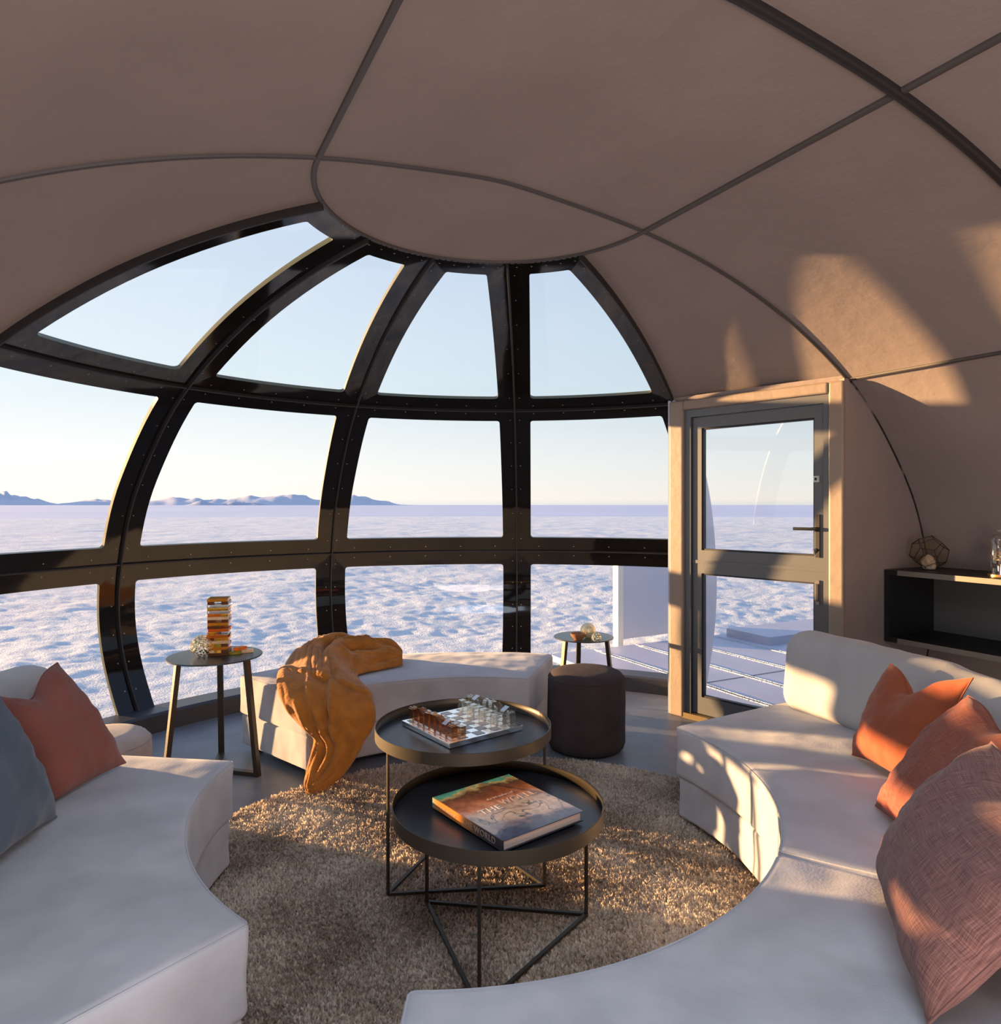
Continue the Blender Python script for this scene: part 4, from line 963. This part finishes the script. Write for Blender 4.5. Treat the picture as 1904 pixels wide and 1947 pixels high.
def sphere(name, c, r, m, label, cat, detail=3):
    bm = bmesh.new(); bmesh.ops.create_uvsphere(bm, u_segments=48, v_segments=28, radius=r)
    for v in bm.verts:
        if v.co.z < -r * .96: v.co.z = -r * .96
        v.co += v.co.normalized() * 0.02 * r * noise.noise(v.co * 40)
    me = bpy.data.meshes.new(name); bm.to_mesh(me); bm.free(); me.polygons.foreach_set('use_smooth', [True] * len(me.polygons)); me.materials.append(m)
    o = bpy.data.objects.new(name, me); COL.objects.link(o); o.location = (c[0], c[1], c[2] + r * .97); return tag(o, label, cat)
# bubbled glass ball: gold specks on the skin of a clear ball
bm_ = bpy.data.materials.new('speckled_glass'); bm_.use_nodes = True; t = bm_.node_tree; b = t.nodes['Principled BSDF']
b.inputs['Transmission Weight'].default_value = 0.85; b.inputs['Roughness'].default_value = 0.03; b.inputs['IOR'].default_value = 1.3
tcn = t.nodes.new('ShaderNodeTexCoord'); vo = t.nodes.new('ShaderNodeTexVoronoi'); vo.inputs['Scale'].default_value = 95; t.links.new(tcn.outputs['Object'], vo.inputs['Vector'])
rp = t.nodes.new('ShaderNodeValToRGB'); rp.color_ramp.elements[0].position = .45; rp.color_ramp.elements[1].position = .55
rp.color_ramp.elements[0].color = (0.9, 0.75, 0.35, 1); rp.color_ramp.elements[1].color = (1, 1, 1, 1); t.links.new(vo.outputs['Distance'], rp.inputs[0])
t.links.new(rp.outputs[0], b.inputs['Base Color'])
rm_ = t.nodes.new('ShaderNodeValToRGB'); rm_.color_ramp.elements[0].position = .45; rm_.color_ramp.elements[1].position = .55; rm_.color_ramp.elements[0].color = (1, 1, 1, 1); rm_.color_ramp.elements[1].color = (0, 0, 0, 1)
t.links.new(vo.outputs['Distance'], rm_.inputs[0]); t.links.new(rm_.outputs[0], b.inputs['Metallic'])
bp = t.nodes.new('ShaderNodeBump'); bp.inputs['Distance'].default_value = 0.004; t.links.new(vo.outputs['Distance'], bp.inputs['Height']); t.links.new(bp.outputs[0], b.inputs['Normal'])
p = px(376, 1252, z=ZT); sphere('glass_ball', (p.x, p.y + .05, ZT), 0.057, bm_, 'clear glass ball full of golden bubbles beside the block tower', 'glass ball')
Z2 = 0.505; p = px(1097, 1216, z=Z2)
wb = thing('wooden_bowl', (p.x + .01, p.y, Z2), 'small turned wooden bowl on the small side table behind the pouf', 'bowl')
MB().lathe((p.x + .01, p.y, Z2), [(0, 0), (0.028, 0), (0.030, 0.004), (0.046, 0.022), (0.054, 0.042), (0.051, 0.042), (0.043, 0.024), (0.026, 0.009), (0, 0.008)], 40).mk('bowl_body', M['wood'], wb, sharp=60)
p = px(1120, 1215, z=Z2); sphere('glass_ball', (p.x, p.y + .04, Z2), 0.052, M['goldglass'], 'larger golden glass ball on the small side table behind the pouf', 'glass ball')
p = px(1133, 1219, z=Z2); sphere('glass_ball', (p.x, p.y - .035, Z2), 0.032, bm_, 'smaller speckled glass ball in front of the larger one by the wooden bowl', 'glass ball')

# ------------------------------------------------------------------ wall shelf unit at right
sh = thing('shelf_unit', tuple(pod(2.68, -0.9, 0.63)), 'black open shelf unit fixed along the right-hand wall', 'shelf')
def pbox(mb, e0, e1, d0, d1, z0, z1, mi=0): mb.box(pod((e0 + e1) / 2, (d0 + d1) / 2, (z0 + z1) / 2), (abs(e1 - e0), abs(d1 - d0), z1 - z0), Rp, mi); return mb
pbox(MB(), 2.47, 2.90, -1.9, -0.02, 1.002, 1.03).mk('shelf_board', M['shelf'], sh, smooth=False)
pbox(MB(), 2.47, 2.92, -1.9, -0.02, 0.62, 0.648).mk('shelf_board', M['shelf'], sh, smooth=False)
pbox(MB(), 2.464, 2.47, -1.9, -0.10, 1.002, 1.03).mk('edge_strip', M['shelfedge'], sh, smooth=False)
pbox(MB(), 2.464, 2.47, -1.9, -0.10, 0.62, 0.648).mk('edge_strip', M['shelfedge'], sh, smooth=False)
pbox(MB(), 2.47, 2.90, -0.045, -0.02, 0.648, 1.002).mk('side_panel', M['shelf'], sh, smooth=False)
pbox(MB(), 2.47, 2.90, -1.9, -1.875, 0.648, 1.002).mk('side_panel', M['shelf'], sh, smooth=False)
pbox(MB(), 2.90, 2.91, -1.9, -0.02, 0.648, 1.002).mk('back_panel', mat('shelf_back', (0.09, 0.088, 0.088), 0.5), sh, smooth=False)
# dodecahedron terrarium with a stone
tc_ = pod(2.66, -0.16, 1.03); phi_ = (1 + sqrt(5)) / 2
pts = [Vector((a, b, c)) for a in (-1, 1) for b in (-1, 1) for c in (-1, 1)]
for a in (-1, 1):
    for b in (-1, 1): pts += [Vector((0, a / phi_, b * phi_)), Vector((a / phi_, b * phi_, 0)), Vector((a * phi_, 0, b / phi_))]
ax = Vector((0, 1, phi_)).normalized(); Rq = ax.rotation_difference(Vector((0, 0, 1))).to_matrix(); Rq = Matrix.Rotation(0.35, 3, 'Z') @ Rq
pts = [Rq @ p * (0.098 / sqrt(3)) for p in pts]; zmin = min(p.z for p in pts); pts = [p + tc_ + Vector((0, 0, -zmin + .002)) for p in pts]
dod = thing('geometric_terrarium', tuple(tc_), 'twelve-sided glass terrarium with a pale stone inside on the wall shelf', 'terrarium')
el = min((a - b).length for i, a in enumerate(pts) for b in pts[i + 1:])
mb = MB()
for i, a in enumerate(pts):
    for b in pts[i + 1:]:
        if abs((a - b).length - el) < 1e-4: mb.tube([a, b], 0.0022, 6)
mb.mk('wire_frame', M['dark'], dod, sharp=0)
bm = bmesh.new(); [bm.verts.new(p - tc_) for p in pts]; bmesh.ops.convex_hull(bm, input=bm.verts); bmesh.ops.dissolve_limit(bm, angle_limit=0.05, verts=bm.verts, edges=bm.edges)
me = bpy.data.meshes.new('glass_panes'); bm.to_mesh(me); bm.free(); me.materials.append(glass_thin('terrarium_glass', (0.93, 0.88, 0.78), 0.10)); o = bpy.data.objects.new('glass_panes', me); COL.objects.link(o); o.parent = dod
bm = bmesh.new(); bmesh.ops.create_icosphere(bm, subdivisions=3, radius=0.036)
for v in bm.verts: v.co += v.co.normalized() * 0.012 * noise.noise(v.co * 35); v.co.z *= 1.25; v.co.z = max(v.co.z, -0.036)
me = bpy.data.meshes.new('quartz_stone'); bm.to_mesh(me); bm.free(); me.materials.append(M['quartz']); o = bpy.data.objects.new('quartz_stone', me); COL.objects.link(o); o.location = tc_ + Vector((0.0, 0, 0.041)); tag(o, 'pale rough stone inside the glass terrarium on the shelf', 'stone')
# cloche with a gold piece
cc = pod(2.62, -0.545, 1.03); cl = thing('glass_cloche', tuple(cc), 'tall clear glass cloche on the wall shelf at the right edge', 'cloche')
MB().lathe(cc, [(0, 0), (0.052, 0), (0.052, 0.012), (0, 0.012)], 40).mk('cloche_base', mat('base_gold', (0.6, 0.36, 0.14), 0.4, metal=.6), cl, sharp=40)
MB().lathe(cc, [(0.046, 0.012), (0.046, 0.19), (0.042, 0.205), (0.03, 0.216), (0.008, 0.222), (0.006, 0.226), (0.011, 0.232), (0.013, 0.238), (0.008, 0.246), (0, 0.248)], 40).mk('glass_dome', glass_thin('cloche_glass', (0.93, 0.93, 0.93), 0.12), cl, sharp=60)
bm = bmesh.new(); bmesh.ops.create_icosphere(bm, subdivisions=4, radius=0.028)
for v in bm.verts: v.co += v.co.normalized() * 0.010 * noise.noise(v.co * 90); v.co.z *= 1.3
me = bpy.data.meshes.new('gold_nugget'); bm.to_mesh(me); bm.free(); me.polygons.foreach_set('use_smooth', [True] * len(me.polygons)); me.materials.append(M['gold']); o = bpy.data.objects.new('gold_ornament', me); COL.objects.link(o); o.location = cc + Vector((0.0, 0, 0.095))
tag(o, 'knobbly gold ornament under the glass cloche on the shelf', 'ornament')
mb = MB().tube([Vector((0, 0, -0.083)), Vector((0, 0, -0.02))], 0.003, 8); ORG[o.name] = Vector((0, 0, 0)); mk('ornament_stem', mb.v, mb.f, M['gold'], o)
# little twig wreath on the lower board
wc = pod(2.56, -0.62, 0.648); mb = MB()
for k in range(14):
    a = k * 2 * pi / 14; mb.tube([wc + Vector((0.022 * cos(a + j * .35), 0.022 * sin(a + j * .35), 0.006 + 0.010 * ((j + k) % 3))) for j in range(6)], 0.0022, 5)
tag(mb.mk('pearl_wreath', mat('pearl_beads', (0.5, 0.4, 0.28), 0.25, metal=.6), origin=wc, sharp=0), 'tiny coiled metallic ornament on the lower shelf board', 'ornament')
